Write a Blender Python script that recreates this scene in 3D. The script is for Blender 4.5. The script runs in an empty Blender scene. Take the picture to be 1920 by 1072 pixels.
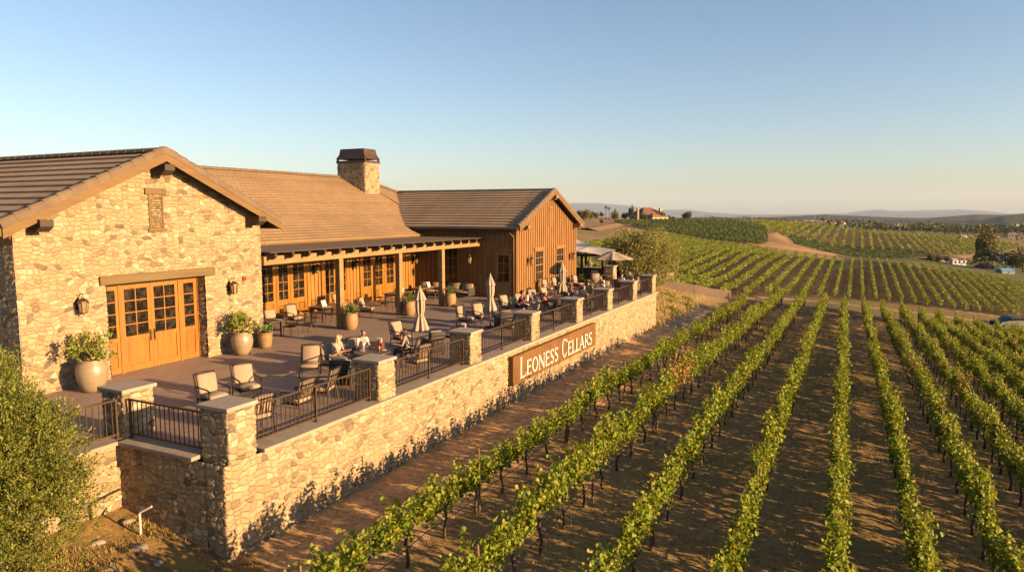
import bpy, bmesh, math, random
import numpy as np
from mathutils import Vector, Matrix
R = math.radians
random.seed(7); rng = np.random.default_rng(11)
sc = bpy.context.scene; COL = sc.collection
# ------------------------------------------------------------------ camera
FPX, PITCH, YAW, CH = 1310., R(6.06), R(26.2), 5.4
cam = bpy.data.cameras.new('camera'); camo = bpy.data.objects.new('camera', cam); COL.objects.link(camo)
cam.sensor_width = 36; cam.lens = FPX/1920*36; cam.clip_end = 40000; cam.clip_start = .1
camo.location = (0, 0, CH); camo.rotation_euler = (R(90)-PITCH, 0, YAW); sc.camera = camo
CF = np.array([-math.sin(YAW), math.cos(YAW)]); CR = np.array([math.cos(YAW), math.sin(YAW)])
def ray(x, y):
    a = (x-960)/FPX; b = -(y-536)/FPX
    fw = math.cos(PITCH)+b*math.sin(PITCH); up = b*math.cos(PITCH)-math.sin(PITCH)
    return CR[0]*a+CF[0]*fw, CR[1]*a+CF[1]*fw, up
def prj(X, Y, Z):
    d = X*CF[0]+Y*CF[1]; r = X*CR[0]+Y*CR[1]; u = Z-CH
    fw = d*math.cos(PITCH)-u*math.sin(PITCH); up = d*math.sin(PITCH)+u*math.cos(PITCH)
    return 960+FPX*r/fw, 536-FPX*up/fw
# ------------------------------------------------------------------ terrain: real ground heights
T = []   # column of the view, ground row, forward distance -> height
for x, pts in {
  -400:[(0,60,-.3),(0,90,.3),(0,135,1),(0,230,3),(0,500,0)],
  600:[(0,60,-.3),(0,90,.3),(0,135,1),(0,230,3),(0,500,0)],
  1110:[(0,60,-.6),(470,90,0),(440,135,0),(428,165,0),(410,230,0),(407,270,0),(0,500,-2)],
  1200:[(545,60,0),(505,78,0),(480,95,0),(462,116,0),(440,150,0),(433,165,0),(416,240,0),(0,300,2),(0,500,-5)],
  1300:[(553,64,0),(480,100,0),(472,118,0),(452,145,0),(444,160,0),(414,240,0),(0,320,.5),(0,500,-6)],
  1400:[(563,66,0),(555,72,0),(480,105,0),(473,120,0),(457,145,0),(450,160,0),(419,245,0),(418,310,0),(0,500,-6)],
  1500:[(570,70,0),(556,80,0),(478,135,0),(470,150,0),(462,175,0),(440,230,0),(421,320,0),(0,500,-8)],
  1575:[(572,73,0),(565,83,0),(490,138,0),(483,155,0),(475,200,0),(455,245,0),(428,330,0),(0,500,-9)],
  1700:[(592,75,0),(585,82,0),(500,138,0),(490,160,0),(481,210,0),(462,250,0),(440,340,0),(432,450,0)],
  1800:[(612,72,0),(605,80,0),(515,132,0),(505,160,0),(490,215,0),(470,260,0),(444,350,0),(438,450,0)],
  1920:[(640,68,0),(632,78,0),(545,118,0),(525,150,0),(500,210,0),(470,300,0),(445,450,0)],
  2150:[(0,68,-8),(0,78,-9.5),(0,118,-9),(0,150,-10.5),(0,210,-12),(0,300,-12),(0,450,-12)],
  2700:[(0,68,-9),(0,118,-10),(0,210,-12),(0,450,-12)]}.items():
    s = (x-960)/1317.
    for (yy, d, z) in pts:
        if yy: z = CH-(yy-397)/1317.*d
        T.append((s*3, math.log(d), z))
    for d, z in ((1000,-22),(1500,-27),(2500,-30),(5000,-50),(20000,-60)): T.append((s*3, math.log(d), z))
T = np.array(T); n = len(T)
def _U(r2): return np.where(r2 > 1e-12, r2*np.log(r2+1e-12), 0)
_d2 = (T[:,None,0]-T[None,:,0])**2+(T[:,None,1]-T[None,:,1])**2
_A = np.zeros((n+3, n+3)); _A[:n,:n] = _U(_d2)+np.eye(n)*.01; _A[:n,n] = 1; _A[:n,n+1:] = T[:,:2]; _A[n,:n] = 1; _A[n+1:,:n] = T[:,:2].T
_w = np.linalg.solve(_A, np.concatenate([T[:,2], [0,0,0]]))
def tps(s, d):
    s = np.clip(s, -1.1, 1.4)*3; l = np.log(np.clip(d, 40, 20000)); o = np.zeros(s.shape)
    for i in range(n): o += _w[i]*_U((s-T[i,0])**2+(l-T[i,1])**2)
    return o+_w[n]+_w[n+1]*s+_w[n+2]*l
def sst(a, b, x): t = np.clip((x-a)/(b-a), 0, 1); return t*t*(3-2*t)
def vnoise(x, y, seed=0):
    xi = np.floor(x); yi = np.floor(y); fx = x-xi; fy = y-yi; fx = fx*fx*(3-2*fx); fy = fy*fy*(3-2*fy)
    def h(a, b): v = np.sin(a*127.1+b*311.7+seed*74.7)*43758.5453; return v-np.floor(v)
    return (h(xi,yi)*(1-fx)+h(xi+1,yi)*fx)*(1-fy)+(h(xi,yi+1)*(1-fx)+h(xi+1,yi+1)*fx)*fy-.5
def fbm(x, y, o=4, seed=0):
    t = 0; a = 1.
    for k in range(o): t = t+a*vnoise(x*2**k, y*2**k, seed+k); a *= .5
    return t
def gz(X, Y):
    X = np.atleast_1d(np.asarray(X, float)); Y = np.atleast_1d(np.asarray(Y, float))
    sl = np.where(Y < 25, .17, .17+.13*sst(40, 47, Y))
    z = -2.15-.075*np.clip(X+8.25, 0, 8.25)-.1*np.clip(X, 0, 20)-.04*np.clip(X-20, 0, 60)
    z = z+np.minimum(sl*np.clip(-11.9-X, 0, 99), 1.85)
    z = z-np.clip(.034+.0014*np.clip(X, -10, 16), .01, .06)*np.clip(Y-25, 0, 70)*sst(-13, -10, X)
    d = X*CF[0]+Y*CF[1]; r = X*CR[0]+Y*CR[1]
    dd = np.where(d > 40, d, 40.); zf = tps(r/np.where(d > 40, d, np.maximum(dd, np.hypot(X, Y))), np.where(d > 40, d, np.hypot(X, Y)))
    w = sst(60, 73, d)
    z = z*(1-w)+zf*w
    far = sst(1100, 1900, d)
    hl = 30*fbm(X/900, Y/900, 5, 3)+24*np.abs(fbm(X/1700+5, Y/1700, 4, 9))-2
    z = z+far*(hl*.16-4)
    return z
def g1(X, Y): return float(gz(X, Y)[0])
def pix(x, y, dz=0.):
    """first ground point under a view ray"""
    rx, ry, rz = ray(x, y); t = np.geomspace(8, 6000, 2500)
    zz = gz(rx*t, ry*t)+dz; h = CH+rz*t-zz; k = np.argmax(h < 0)
    if not (h < 0).any(): k = len(t)-1
    if k == 0: k = 1
    f = h[k-1]/(h[k-1]-h[k]+1e-9); tt = t[k-1]+(t[k]-t[k-1])*f
    return (rx*tt, ry*tt, CH+rz*tt-dz)
def atd(x, y, d):
    rx, ry, rz = ray(x, y); t = d/(rx*CF[0]+ry*CF[1]); return (rx*t, ry*t, CH+rz*t)
# ------------------------------------------------------------------ object helpers
def tag(o, label=None, cat=None, group=None, kind=None):
    if label: o['label'] = label
    if cat: o['category'] = cat
    if group: o['group'] = group
    if kind: o['kind'] = kind
    return o
def empty(name, loc=(0,0,0), rz=0., label=None, cat=None, group=None):
    o = bpy.data.objects.new(name, None); COL.objects.link(o); o.location = loc; o.rotation_euler = (0,0,rz); o.empty_display_size = .2
    return tag(o, label, cat, group)
def link(name, me, parent=None, loc=None, rz=None):
    o = bpy.data.objects.new(name, me); COL.objects.link(o)
    if parent: o.parent = parent
    if loc is not None: o.location = loc
    if rz is not None: o.rotation_euler = (0,0,rz)
    return o
def copy_tree(o, parent=None):
    c = o.copy(); COL.objects.link(c); c.parent = parent
    for ch in list(o.children): copy_tree(ch, c)
    return c
def again(o, loc, rz=0., label=None, s=None):
    c = copy_tree(o); c.location = loc; c.rotation_euler = (0,0,rz)
    if label: c['label'] = label
    if s: c.scale = (s if isinstance(s, tuple) else (s,s,s))
    return c
class B:
    """collects solids for ONE mesh"""
    def __init__(s): s.v = []; s.f = []; s.T = None
    def add(s, vs, fs):
        n = len(s.v)
        if s.T: vs = [s.T(*p) for p in vs]
        s.v += [tuple(p) for p in vs]; s.f += [tuple(i+n for i in f) for f in fs]; return s
    def box(s, x0, x1, y0, y1, z0, z1):
        if x0 > x1: x0, x1 = x1, x0
        if y0 > y1: y0, y1 = y1, y0
        return s.add([(x0,y0,z0),(x1,y0,z0),(x1,y1,z0),(x0,y1,z0),(x0,y0,z1),(x1,y0,z1),(x1,y1,z1),(x0,y1,z1)],
                     [(0,3,2,1),(4,5,6,7),(0,1,5,4),(1,2,6,5),(2,3,7,6),(3,0,4,7)])
    def bbox(s, x0, x1, y0, y1, z0, z1, b=.02):
        vs = []; 
        for (zz, i) in ((z0,b),(z0+b,0),(z1-b,0),(z1,b)):
            vs += [(x0+i+b,y0+i,zz),(x1-i-b,y0+i,zz),(x1-i,y0+i+b,zz),(x1-i,y1-i-b,zz),(x1-i-b,y1-i,zz),(x0+i+b,y1-i,zz),(x0+i,y1-i-b,zz),(x0+i,y0+i+b,zz)]
        fs = [tuple(range(7,-1,-1)), tuple(range(24,32))]
        for l in range(3):
            for k in range(8): fs.append((l*8+k, l*8+(k+1)%8, (l+1)*8+(k+1)%8, (l+1)*8+k))
        return s.add(vs, fs)
    def obox(s, c, sz, M):
        vs = [];  c = Vector(c)
        for z in (-1,1):
            for (x,y) in ((-1,-1),(1,-1),(1,1),(-1,1)): vs.append(tuple(c+M@Vector((x*sz[0]/2,y*sz[1]/2,z*sz[2]/2))))
        return s.add(vs, [(0,3,2,1),(4,5,6,7),(0,1,5,4),(1,2,6,5),(2,3,7,6),(3,0,4,7)])
    def tube(s, pts, rad, n=8, cap=True):
        pts = [Vector(p) for p in pts]; rad = rad if isinstance(rad, (list,tuple)) else [rad]*len(pts); vs = []; fs = []
        u = None
        for i, p in enumerate(pts):
            t = (pts[min(i+1,len(pts)-1)]-pts[max(i-1,0)]).normalized()
            if u is None: u = t.orthogonal().normalized()
            u = (u-t*u.dot(t)); u = u.normalized() if u.length > 1e-6 else t.orthogonal().normalized(); w = t.cross(u)
            for k in range(n):
                a = 2*math.pi*k/n; vs.append(tuple(p+(u*math.cos(a)+w*math.sin(a))*rad[i]))
        for i in range(len(pts)-1):
            for k in range(n): fs.append((i*n+k, i*n+(k+1)%n, (i+1)*n+(k+1)%n, (i+1)*n+k))
        if cap: fs += [tuple(range(n-1,-1,-1)), tuple(range((len(pts)-1)*n, len(pts)*n))]
        return s.add(vs, fs)
    def lathe(s, prof, n=20, c=(0,0,0), fn=None):
        vs = []; fs = []
        for i, (r, z) in enumerate(prof):
            for k in range(n):
                a = 2*math.pi*k/n; rr = r*(fn(a, i) if fn else 1); vs.append((c[0]+rr*math.cos(a), c[1]+rr*math.sin(a), c[2]+z))
        for i in range(len(prof)-1):
            for k in range(n): fs.append((i*n+k, i*n+(k+1)%n, (i+1)*n+(k+1)%n, (i+1)*n+k))
        fs += [tuple(range(n-1,-1,-1)), tuple(range((len(prof)-1)*n, len(prof)*n))]
        return s.add(vs, fs)
    def prism(s, poly, a0, a1, ax='X'):
        """poly in the plane across ax, extruded from a0 to a1"""
        n = len(poly)
        P = (lambda p,a:(a,p[0],p[1])) if ax == 'X' else ((lambda p,a:(p[0],a,p[1])) if ax == 'Y' else (lambda p,a:(p[0],p[1],a)))
        return s.add([P(p,a0) for p in poly]+[P(p,a1) for p in poly], [tuple(range(n-1,-1,-1)), tuple(range(n,2*n))]+[(i,(i+1)%n,n+(i+1)%n,n+i) for i in range(n)])
    def me(s, name, mat, smooth=False, fix=True):
        me = bpy.data.meshes.new(name); me.from_pydata(s.v, [], s.f); 
        if fix:
            bm = bmesh.new(); bm.from_mesh(me); bmesh.ops.recalc_face_normals(bm, faces=bm.faces); bm.to_mesh(me); bm.free()
        me.materials.append(mat)
        if smooth is True: me.shade_smooth()
        elif smooth: me.shade_smooth(); me.set_sharp_from_angle(angle=R(smooth))
        return me
    def ob(s, name, mat, parent=None, smooth=False, **k): return link(name, s.me(name, mat, smooth), parent, **k)
def npmesh(name, V, F, mat, smooth=False):
    me = bpy.data.meshes.new(name); V = np.asarray(V, np.float32); F = np.asarray(F, np.int32); k = F.shape[1]
    me.vertices.add(len(V)); me.vertices.foreach_set('co', V.ravel()); me.loops.add(F.size); me.loops.foreach_set('vertex_index', F.ravel())
    me.polygons.add(len(F)); me.polygons.foreach_set('loop_start', np.arange(0, F.size, k, dtype=np.int32)); me.polygons.foreach_set('loop_total', np.full(len(F), k, np.int32))
    me.update(calc_edges=True); me.materials.append(mat)
    if smooth: me.shade_smooth()
    return me
def grid_sheet(P, nu, nv):
    i = np.arange((nu-1)*(nv-1)); a = (i//(nv-1))*nv+i % (nv-1); return np.stack([a, a+nv, a+nv+1, a+1], 1)
def leaf_mesh(name, C, size, mat, aspect=1., up=None, fold=.25, upw=0.):
    """lobed leaves folded along the mid rib, random facing; up = preferred growing direction"""
    C = np.asarray(C, float); N = len(C); size = np.broadcast_to(size, (N,))*rng.uniform(.65, 1.25, N)
    a = rng.normal(size=(N,3))
    if up is not None: a = a*(1-upw)+np.asarray(up)*upw*1.6
    a /= np.linalg.norm(a, axis=1)[:,None]+1e-9
    b = np.cross(a, rng.normal(size=(N,3))); b /= np.linalg.norm(b, axis=1)[:,None]+1e-9; c = np.cross(a, b)
    L = size[:,None]; W = L*aspect
    base = C-a*L*.5; tip = C+a*L*.5; m = C+c*L*fold*.0
    l1 = C-a*L*.18+b*W*.5+c*W*fold; l2 = C+a*L*.22+b*W*.36+c*W*fold; r1 = C-a*L*.18-b*W*.5+c*W*fold; r2 = C+a*L*.22-b*W*.36+c*W*fold
    V = np.stack([base, l1, l2, tip, r2, r1], 1).reshape(-1,3); k = np.arange(N)[:,None]*6
    F = np.concatenate([k+np.array([[0,3,2,1]]), k+np.array([[0,5,4,3]])], 0)
    return npmesh(name, V, F, mat)
def quads(name, C, size, mat, aspect=1., up=None, upw=0.):
    C = np.asarray(C, float); N = len(C); size = np.broadcast_to(size, (N,))*rng.uniform(.6, 1.3, N)
    a = rng.normal(size=(N,3))
    if up is not None: a = a*(1-upw)+np.asarray(up)*upw*1.6
    a /= np.linalg.norm(a, axis=1)[:,None]+1e-9
    b = np.cross(a, rng.normal(size=(N,3))); b /= np.linalg.norm(b, axis=1)[:,None]+1e-9
    L = size[:,None]*.5; W = L*aspect
    V = np.stack([C-a*L, C+b*W, C+a*L, C-b*W], 1).reshape(-1,3); F = np.arange(4*N).reshape(-1,4)
    return npmesh(name, V, F, mat)
# ------------------------------------------------------------------ materials
class NT:
    def __init__(s, m): s.t = m.node_tree; s.n = s.t.nodes; s.l = s.t.links
    def N(s, typ, ins=None, **props):
        nd = s.n.new(typ)
        for k, v in props.items(): setattr(nd, k, v)
        for k, v in (ins or {}).items():
            if isinstance(v, bpy.types.NodeSocket): s.l.new(v, nd.inputs[k])
            elif v is not None: nd.inputs[k].default_value = v
        return nd
    def M(s, op, a, b=0., c=None):
        nd = s.n.new('ShaderNodeMath'); nd.operation = op
        for i, v in enumerate((a, b, c)):
            if v is None: continue
            if isinstance(v, bpy.types.NodeSocket): s.l.new(v, nd.inputs[i])
            else: nd.inputs[i].default_value = v
        return nd.outputs[0]
    def mix(s, f, a, b, t='MIX'):
        nd = s.n.new('ShaderNodeMix'); nd.data_type = 'RGBA'; nd.blend_type = t
        for i, v in ((0,f),(6,a),(7,b)):
            if isinstance(v, bpy.types.NodeSocket): s.l.new(v, nd.inputs[i])
            else: nd.inputs[i].default_value = (*v, 1) if isinstance(v, tuple) and len(v) == 3 else v
        return nd.outputs[2]
    def ramp(s, f, st, interp='LINEAR'):
        nd = s.n.new('ShaderNodeValToRGB'); cr = nd.color_ramp; cr.interpolation = interp
        while len(cr.elements) < len(st): cr.elements.new(.5)
        for e, (p, c) in zip(cr.elements, st): e.position = p; e.color = (*c, 1) if len(c) == 3 else c
        s.l.new(f, nd.inputs[0]); return nd.outputs[0]
ALB = .50
def newmat(name):
    m = bpy.data.materials.new(name); m.use_nodes = True; t = NT(m); return m, t, t.n['Principled BSDF'], t.n['Material Output']
def mat(name, col, rough=.6, var=.15, scale=3., bump=.0, metal=0., spec=.4, stretch=(1,1,1), col2=None, bscale=None):
    col = tuple(c*ALB for c in col); col2 = col2 and tuple(c*ALB for c in col2)
    m, t, p, o = newmat(name); co = t.N('ShaderNodeNewGeometry').outputs['Position']
    mp = t.N('ShaderNodeMapping', {'Vector': co, 'Scale': stretch}).outputs[0]
    nz = t.N('ShaderNodeTexNoise', {'Vector': mp, 'Scale': scale, 'Detail': 6., 'Roughness': .6}).outputs[0]
    f = t.ramp(nz, [(.3,(0,0,0)),(.7,(1,1,1))])
    c2 = col2 or tuple(min(1, c*(1+var)) for c in col); c1 = col if col2 else tuple(c*(1-var) for c in col)
    t.l.new(t.mix(f, c1, c2), p.inputs['Base Color']); p.inputs['Roughness'].default_value = rough; p.inputs['Metallic'].default_value = metal
    p.inputs['Specular IOR Level'].default_value = spec
    if bump:
        n2 = t.N('ShaderNodeTexNoise', {'Vector': mp, 'Scale': bscale or scale*8, 'Detail': 5.}).outputs[0]
        t.l.new(t.N('ShaderNodeBump', {'Height': n2, 'Strength': .6, 'Distance': bump}).outputs[0], p.inputs['Normal'])
    return m
def stone_mat(name, scale=3., disp=.035, base=None, moss=.0):
    m, t, p, o = newmat(name); g = t.N('ShaderNodeNewGeometry')
    ps = t.N('ShaderNodeSeparateXYZ', {0: g.outputs['Position']}).outputs; ns = t.N('ShaderNodeSeparateXYZ', {0: g.outputs['True Normal']}).outputs
    ax = t.M('GREATER_THAN', t.M('ABSOLUTE', ns[0]), t.M('ABSOLUTE', ns[1]))
    u = t.M('ADD', t.M('MULTIPLY', ps[1], ax), t.M('MULTIPLY', t.M('ADD', ps[0], 13.37), t.M('SUBTRACT', 1., ax)))
    v = t.N('ShaderNodeCombineXYZ', {0: u, 1: ps[2]}).outputs[0]
    wn = t.N('ShaderNodeTexNoise', {'Vector': v, 'Scale': 1.6, 'Detail': 3.}, noise_dimensions='2D').outputs[1]
    w = t.N('ShaderNodeVectorMath', {0: wn, 1: (.5,.5,.5)}, operation='SUBTRACT').outputs[0]
    w = t.N('ShaderNodeVectorMath', {0: w, 3: .34}, operation='SCALE').outputs[0]
    vv = t.N('ShaderNodeVectorMath', {0: v, 1: w}, operation='ADD').outputs[0]
    vv = t.N('ShaderNodeMapping', {'Vector': vv, 'Scale': (.80, 1.32, 1)}).outputs[0]
    A = []
    for ft in ('F1','F2'):
        A.append(t.N('ShaderNodeTexVoronoi', {'Vector': vv, 'Scale': scale, 'Randomness': .66, 'Exponent': 2.9}, voronoi_dimensions='2D', feature=ft, distance='MINKOWSKI'))
    edge = t.M('SUBTRACT', A[1].outputs['Distance'], A[0].outputs['Distance'])
    cc = t.N('ShaderNodeSeparateColor', {0: A[0].outputs['Color']}).outputs
    fine = t.N('ShaderNodeTexNoise', {'Vector': g.outputs['Position'], 'Scale': 9., 'Detail': 7., 'Roughness': .65}).outputs[0]
    ed = t.M('ADD', edge, t.M('MULTIPLY', t.M('SUBTRACT', fine, .5), .16))
    base = base or [(.0,(0.087,0.070,0.047)),(.10,(0.148,0.112,0.071)),(.19,(0.236,0.169,0.097)),(.34,(0.279,0.207,0.116)),(.52,(0.327,0.244,0.148)),(.66,(0.270,0.178,0.089)),(.76,(0.314,0.239,0.148)),(.88,(0.209,0.152,0.094)),(.95,(0.348,0.264,0.171)),(1.,(0.392,0.310,0.210))]
    c = t.ramp(cc[0], base)
    big = t.N('ShaderNodeTexNoise', {'Vector': g.outputs['Position'], 'Scale': 2.3, 'Detail': 5.}).outputs[0]
    c = t.mix(t.ramp(big, [(.44,(0,0,0)),(.66,(.4,.4,.4))]), c, (.25,.17,.095))
    c = t.mix(t.ramp(fine, [(.35,(.30,.30,.30)),(.62,(0,0,0))]), c, (.2,.15,.1))
    mort = t.ramp(ed, [(.015,(.9,.9,.9)),(.07,(0,0,0))])
    c = t.mix(mort, c, (.285,.21,.14))
    t.l.new(c, p.inputs['Base Color']); p.inputs['Roughness'].default_value = .85; p.inputs['Specular IOR Level'].default_value = .2
    h = t.ramp(ed, [(.0,(0,0,0)),(.10,(.55,.55,.55)),(.30,(.9,.9,.9)),(.6,(1,1,1))])
    h = t.M('MULTIPLY', h, t.M('ADD', .6, t.M('MULTIPLY', cc[1], .5)))
    h = t.M('ADD', h, t.M('MULTIPLY', fine, .35))
    d = t.N('ShaderNodeDisplacement', {'Height': h, 'Midlevel': .35, 'Scale': disp}).outputs[0]
    t.l.new(d, o.inputs['Displacement']); m.displacement_method = 'BOTH'
    return m
def leaf_mat(name, cols, trans=.25, rough=.55, patch=.5):
    m, t, p, o = newmat(name); g = t.N('ShaderNodeNewGeometry'); r = g.outputs['Random Per Island']
    c = t.ramp(r, [(i/(len(cols)-1), k) for i, k in enumerate(cols)])
    nz = t.N('ShaderNodeTexNoise', {'Vector': g.outputs['Position'], 'Scale': patch, 'Detail': 3.}).outputs[0]
    c = t.mix(t.ramp(nz, [(.4,(0,0,0)),(.62,(.5,.5,.5))]), c, cols[len(cols)//2])
    t.l.new(c, p.inputs['Base Color']); p.inputs['Roughness'].default_value = rough; p.inputs['Specular IOR Level'].default_value = .3
    tr = t.N('ShaderNodeBsdfTranslucent', {'Color': t.mix(.5, c, cols[-1])})
    mx = t.N('ShaderNodeMixShader', {0: trans, 1: p.outputs[0], 2: tr.outputs[0]}); t.l.new(mx.outputs[0], o.inputs[0])
    return m
M = {}
M['stone'] = stone_mat('stone_veneer', 5.5, .042)
M['cap'] = mat('cap_stone', (.52,.44,.35), .8, .12, 3, .012, spec=.2)
M['capedge'] = mat('coping_stone', (.50,.41,.31), .85, .18, 4, .012, spec=.2)
M['rust'] = mat('dark_bronze', (.12,.07,.035), .5, .2, 5, .002, metal=.3)
M['black'] = mat('black_iron', (.025,.02,.017), .45, .3, 6, .001, metal=.4)
M['lintel'] = mat('lintel_timber', (.21,.14,.05), .7, .2, 2, .006, stretch=(3,.3,3))
M['trim'] = mat('fascia_timber', (.23,.13,.038), .65, .2, 2, .004, stretch=(3,.4,3))
M['beam'] = mat('beam_timber', (.42,.25,.10), .65, .22, 2, .005, stretch=(3,.3,3))
M['darkbeam'] = mat('dark_and_shaded_timber', (.075,.047,.027), .7, .2, 2, .005, stretch=(3,.5,3))  # dark timber parts; also stands in for shade on the pergola rafters
M['siding'] = mat('timber_siding', (.46,.21,.036), .62, .24, 1.5, .004, stretch=(4,4,.35))
M['siding2'] = mat('barn_siding', (.37,.18,.05), .68, .28, 1.6, .005, stretch=(4,4,.35))
M['door'] = mat('door_wood', (.45,.185,.022), .42, .24, 1.6, .002, stretch=(4,4,.4), spec=.5)
M['winwood'] = mat('window_wood', (.42,.25,.10), .6, .15, 2)
M['brass'] = mat('aged_brass', (.2,.15,.08), .4, .2, 5, metal=.8)
def glass_mat():
    m, t, p, o = newmat('dark_window_glass'); g = t.N('ShaderNodeNewGeometry').outputs['Position']
    nz = t.N('ShaderNodeTexNoise', {'Vector': g, 'Scale': 5., 'Detail': 4.}).outputs[0]
    t.l.new(t.ramp(nz, [(.45,(.008,.007,.006)),(.75,(.05,.035,.02))]), p.inputs['Base Color']); p.inputs['Roughness'].default_value = .12; p.inputs['Specular IOR Level'].default_value = .35
    t.l.new(t.N('ShaderNodeBump', {'Height': nz, 'Strength': .15, 'Distance': .02}).outputs[0], p.inputs['Normal'])
    return m
M['glass'] = glass_mat()
M['lampglass'] = mat('seeded_lamp_glass', (.42,.30,.15), .15, .3, 12, spec=.7)
M['cream'] = mat('cream_cushion', (.50,.375,.26), .85, .06, 5, .004, spec=.15)
M['canvas'] = mat('umbrella_canvas', (.54,.44,.33), .85, .08, 4, .004, spec=.15)
M['chair'] = mat('bronze_frame', (.045,.03,.02), .5, .2, 6, metal=.3)
M['wicker'] = mat('dark_wicker', (.06,.05,.045), .7, .3, 30, .01)
M['table'] = mat('slate_table', (.17,.11,.07), .5, .3, 8, .003)
M['terra'] = mat('terracotta_jar', (.40,.24,.11), .6, .25, 3, .006, stretch=(1,1,9))
M['jar'] = mat('cream_glazed_jar', (.42,.32,.19), .35, .2, 3, .004, stretch=(1,1,8), spec=.6)
M['bark'] = mat('bark', (.12,.085,.055), .9, .3, 8, .02, stretch=(3,3,.6))
M['post'] = mat('weathered_post', (.24,.15,.08), .85, .3, 8, .01, stretch=(3,3,.5))
M['white'] = mat('white_paint', (.75,.72,.68), .6, .06, 4)
M['red'] = mat('red_alarm', (.5,.03,.02), .5, .1, 5)
M['hose'] = mat('black_hose', (.02,.018,.016), .5, .2, 5)
def sign_mat():
    m, t, p, o = newmat('rusted_steel_sign'); g = t.N('ShaderNodeNewGeometry').outputs['Position']
    nz = t.N('ShaderNodeTexNoise', {'Vector': g, 'Scale': 1.4, 'Detail': 8.,'Roughness': .7}).outputs[0]
    t.l.new(t.ramp(nz, [(.3,(.085,.034,.005)),(.5,(.115,.050,.007)),(.7,(.145,.068,.012))]), p.inputs['Base Color']); p.inputs['Roughness'].default_value = .6
    return m
M['sign'] = sign_mat(); M['letter'] = mat('cream_lettering', (.80,.74,.62), .6, .03, 5)
def roof_mat(name, c1, c2, cu, cv, ax):
    """flat concrete tiles / shakes: staggered joints laid along the slope, world coordinates"""
    m, t, p, o = newmat(name); g = t.N('ShaderNodeNewGeometry').outputs['Position']; s = t.N('ShaderNodeSeparateXYZ', {0: g}).outputs
    v = t.N('ShaderNodeCombineXYZ', {0: s[1 if ax == 'Y' else 0], 1: t.M('MULTIPLY', s[2], 1.0)}).outputs[0]
    wn = t.N('ShaderNodeTexNoise', {'Vector': v, 'Scale': 1.3, 'Detail': 3.}).outputs[1]
    v2 = t.N('ShaderNodeVectorMath', {0: v, 1: t.N('ShaderNodeVectorMath', {0: wn, 3: .05}, operation='SCALE').outputs[0]}, operation='ADD').outputs[0]
    br = t.N('ShaderNodeTexBrick', {'Vector': v2, 'Scale': 1., 'Mortar Size': .012, 'Mortar Smooth': .2, 'Brick Width': cu, 'Row Height': cv, 'Color1': (0,0,0,1), 'Color2': (1,1,1,1), 'Mortar': (.5,.5,.5,1), 'Bias': 0.}, offset=.5)
    nz = t.N('ShaderNodeTexNoise', {'Vector': g, 'Scale': 1.1, 'Detail': 8., 'Roughness': .7}).outputs[0]
    c = t.mix(t.mix(.5, br.outputs[0], t.ramp(nz, [(.3,(0,0,0)),(.7,(1,1,1))])), c1, c2)
    c = t.mix(t.M('MULTIPLY', br.outputs[1], .6), c, tuple(x*.55 for x in c1))
    n3 = t.N('ShaderNodeTexNoise', {'Vector': g, 'Scale': .35, 'Detail': 4.}).outputs[0]
    c = t.mix(t.ramp(n3, [(.45,(0,0,0)),(.7,(.4,.4,.4))]), c, tuple(x*.7 for x in c1))
    t.l.new(c, p.inputs['Base Color']); p.inputs['Roughness'].default_value = .85; p.inputs['Specular IOR Level'].default_value = .2
    h = t.M('SUBTRACT', t.M('ADD', t.M('MULTIPLY', br.outputs[0], .8), t.M('MULTIPLY', nz, .6)), br.outputs[1])
    t.l.new(t.N('ShaderNodeBump', {'Height': h, 'Strength': 1., 'Distance': .03}).outputs[0], p.inputs['Normal'])
    return m
M['tileX'] = roof_mat('brown_flat_tile', (.26,.185,.12), (.34,.245,.16), .42, .9, 'X')
M['shakeY'] = roof_mat('tan_shake_tile', (.20,.13,.07), (.255,.172,.094), .34, .13, 'Y')
M['rake'] = mat('rake_tile', (.235,.17,.112), .8, .2, 2, .01, spec=.2)
def patio_mat():
    m, t, p, o = newmat('patio_paving'); g = t.N('ShaderNodeNewGeometry').outputs['Position']
    v = t.N('ShaderNodeMapping', {'Vector': g, 'Rotation': (0,0,R(90))}).outputs[0]
    br = t.N('ShaderNodeTexBrick', {'Vector': v, 'Scale': 1., 'Mortar Size': .008, 'Brick Width': .62, 'Row Height': .31, 'Color1': (0,0,0,1), 'Color2': (1,1,1,1), 'Mortar': (.5,.5,.5,1)}, offset=.5)
    nz = t.N('ShaderNodeTexNoise', {'Vector': g, 'Scale': .7, 'Detail': 8., 'Roughness': .65}).outputs[0]
    n2 = t.N('ShaderNodeTexNoise', {'Vector': g, 'Scale': 16., 'Detail': 5.}).outputs[0]
    c = t.mix(t.mix(.4, t.ramp(nz, [(.3,(0,0,0)),(.7,(1,1,1))]), br.outputs[0]), (.20,.145,.11), (.28,.205,.155))
    c = t.mix(t.ramp(n2, [(.35,(.35,.35,.35)),(.6,(0,0,0))]), c, (.2,.15,.12))
    c = t.mix(t.M('MULTIPLY', br.outputs[1], .95), c, (.07,.05,.04))
    t.l.new(c, p.inputs['Base Color']); p.inputs['Roughness'].default_value = .62; p.inputs['Specular IOR Level'].default_value = .35
    t.l.new(t.N('ShaderNodeBump', {'Height': t.M('SUBTRACT', t.M('MULTIPLY', n2, .5), br.outputs[1]), 'Strength': .5, 'Distance': .006}).outputs[0], p.inputs['Normal'])
    return m
M['patio'] = patio_mat()
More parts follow.
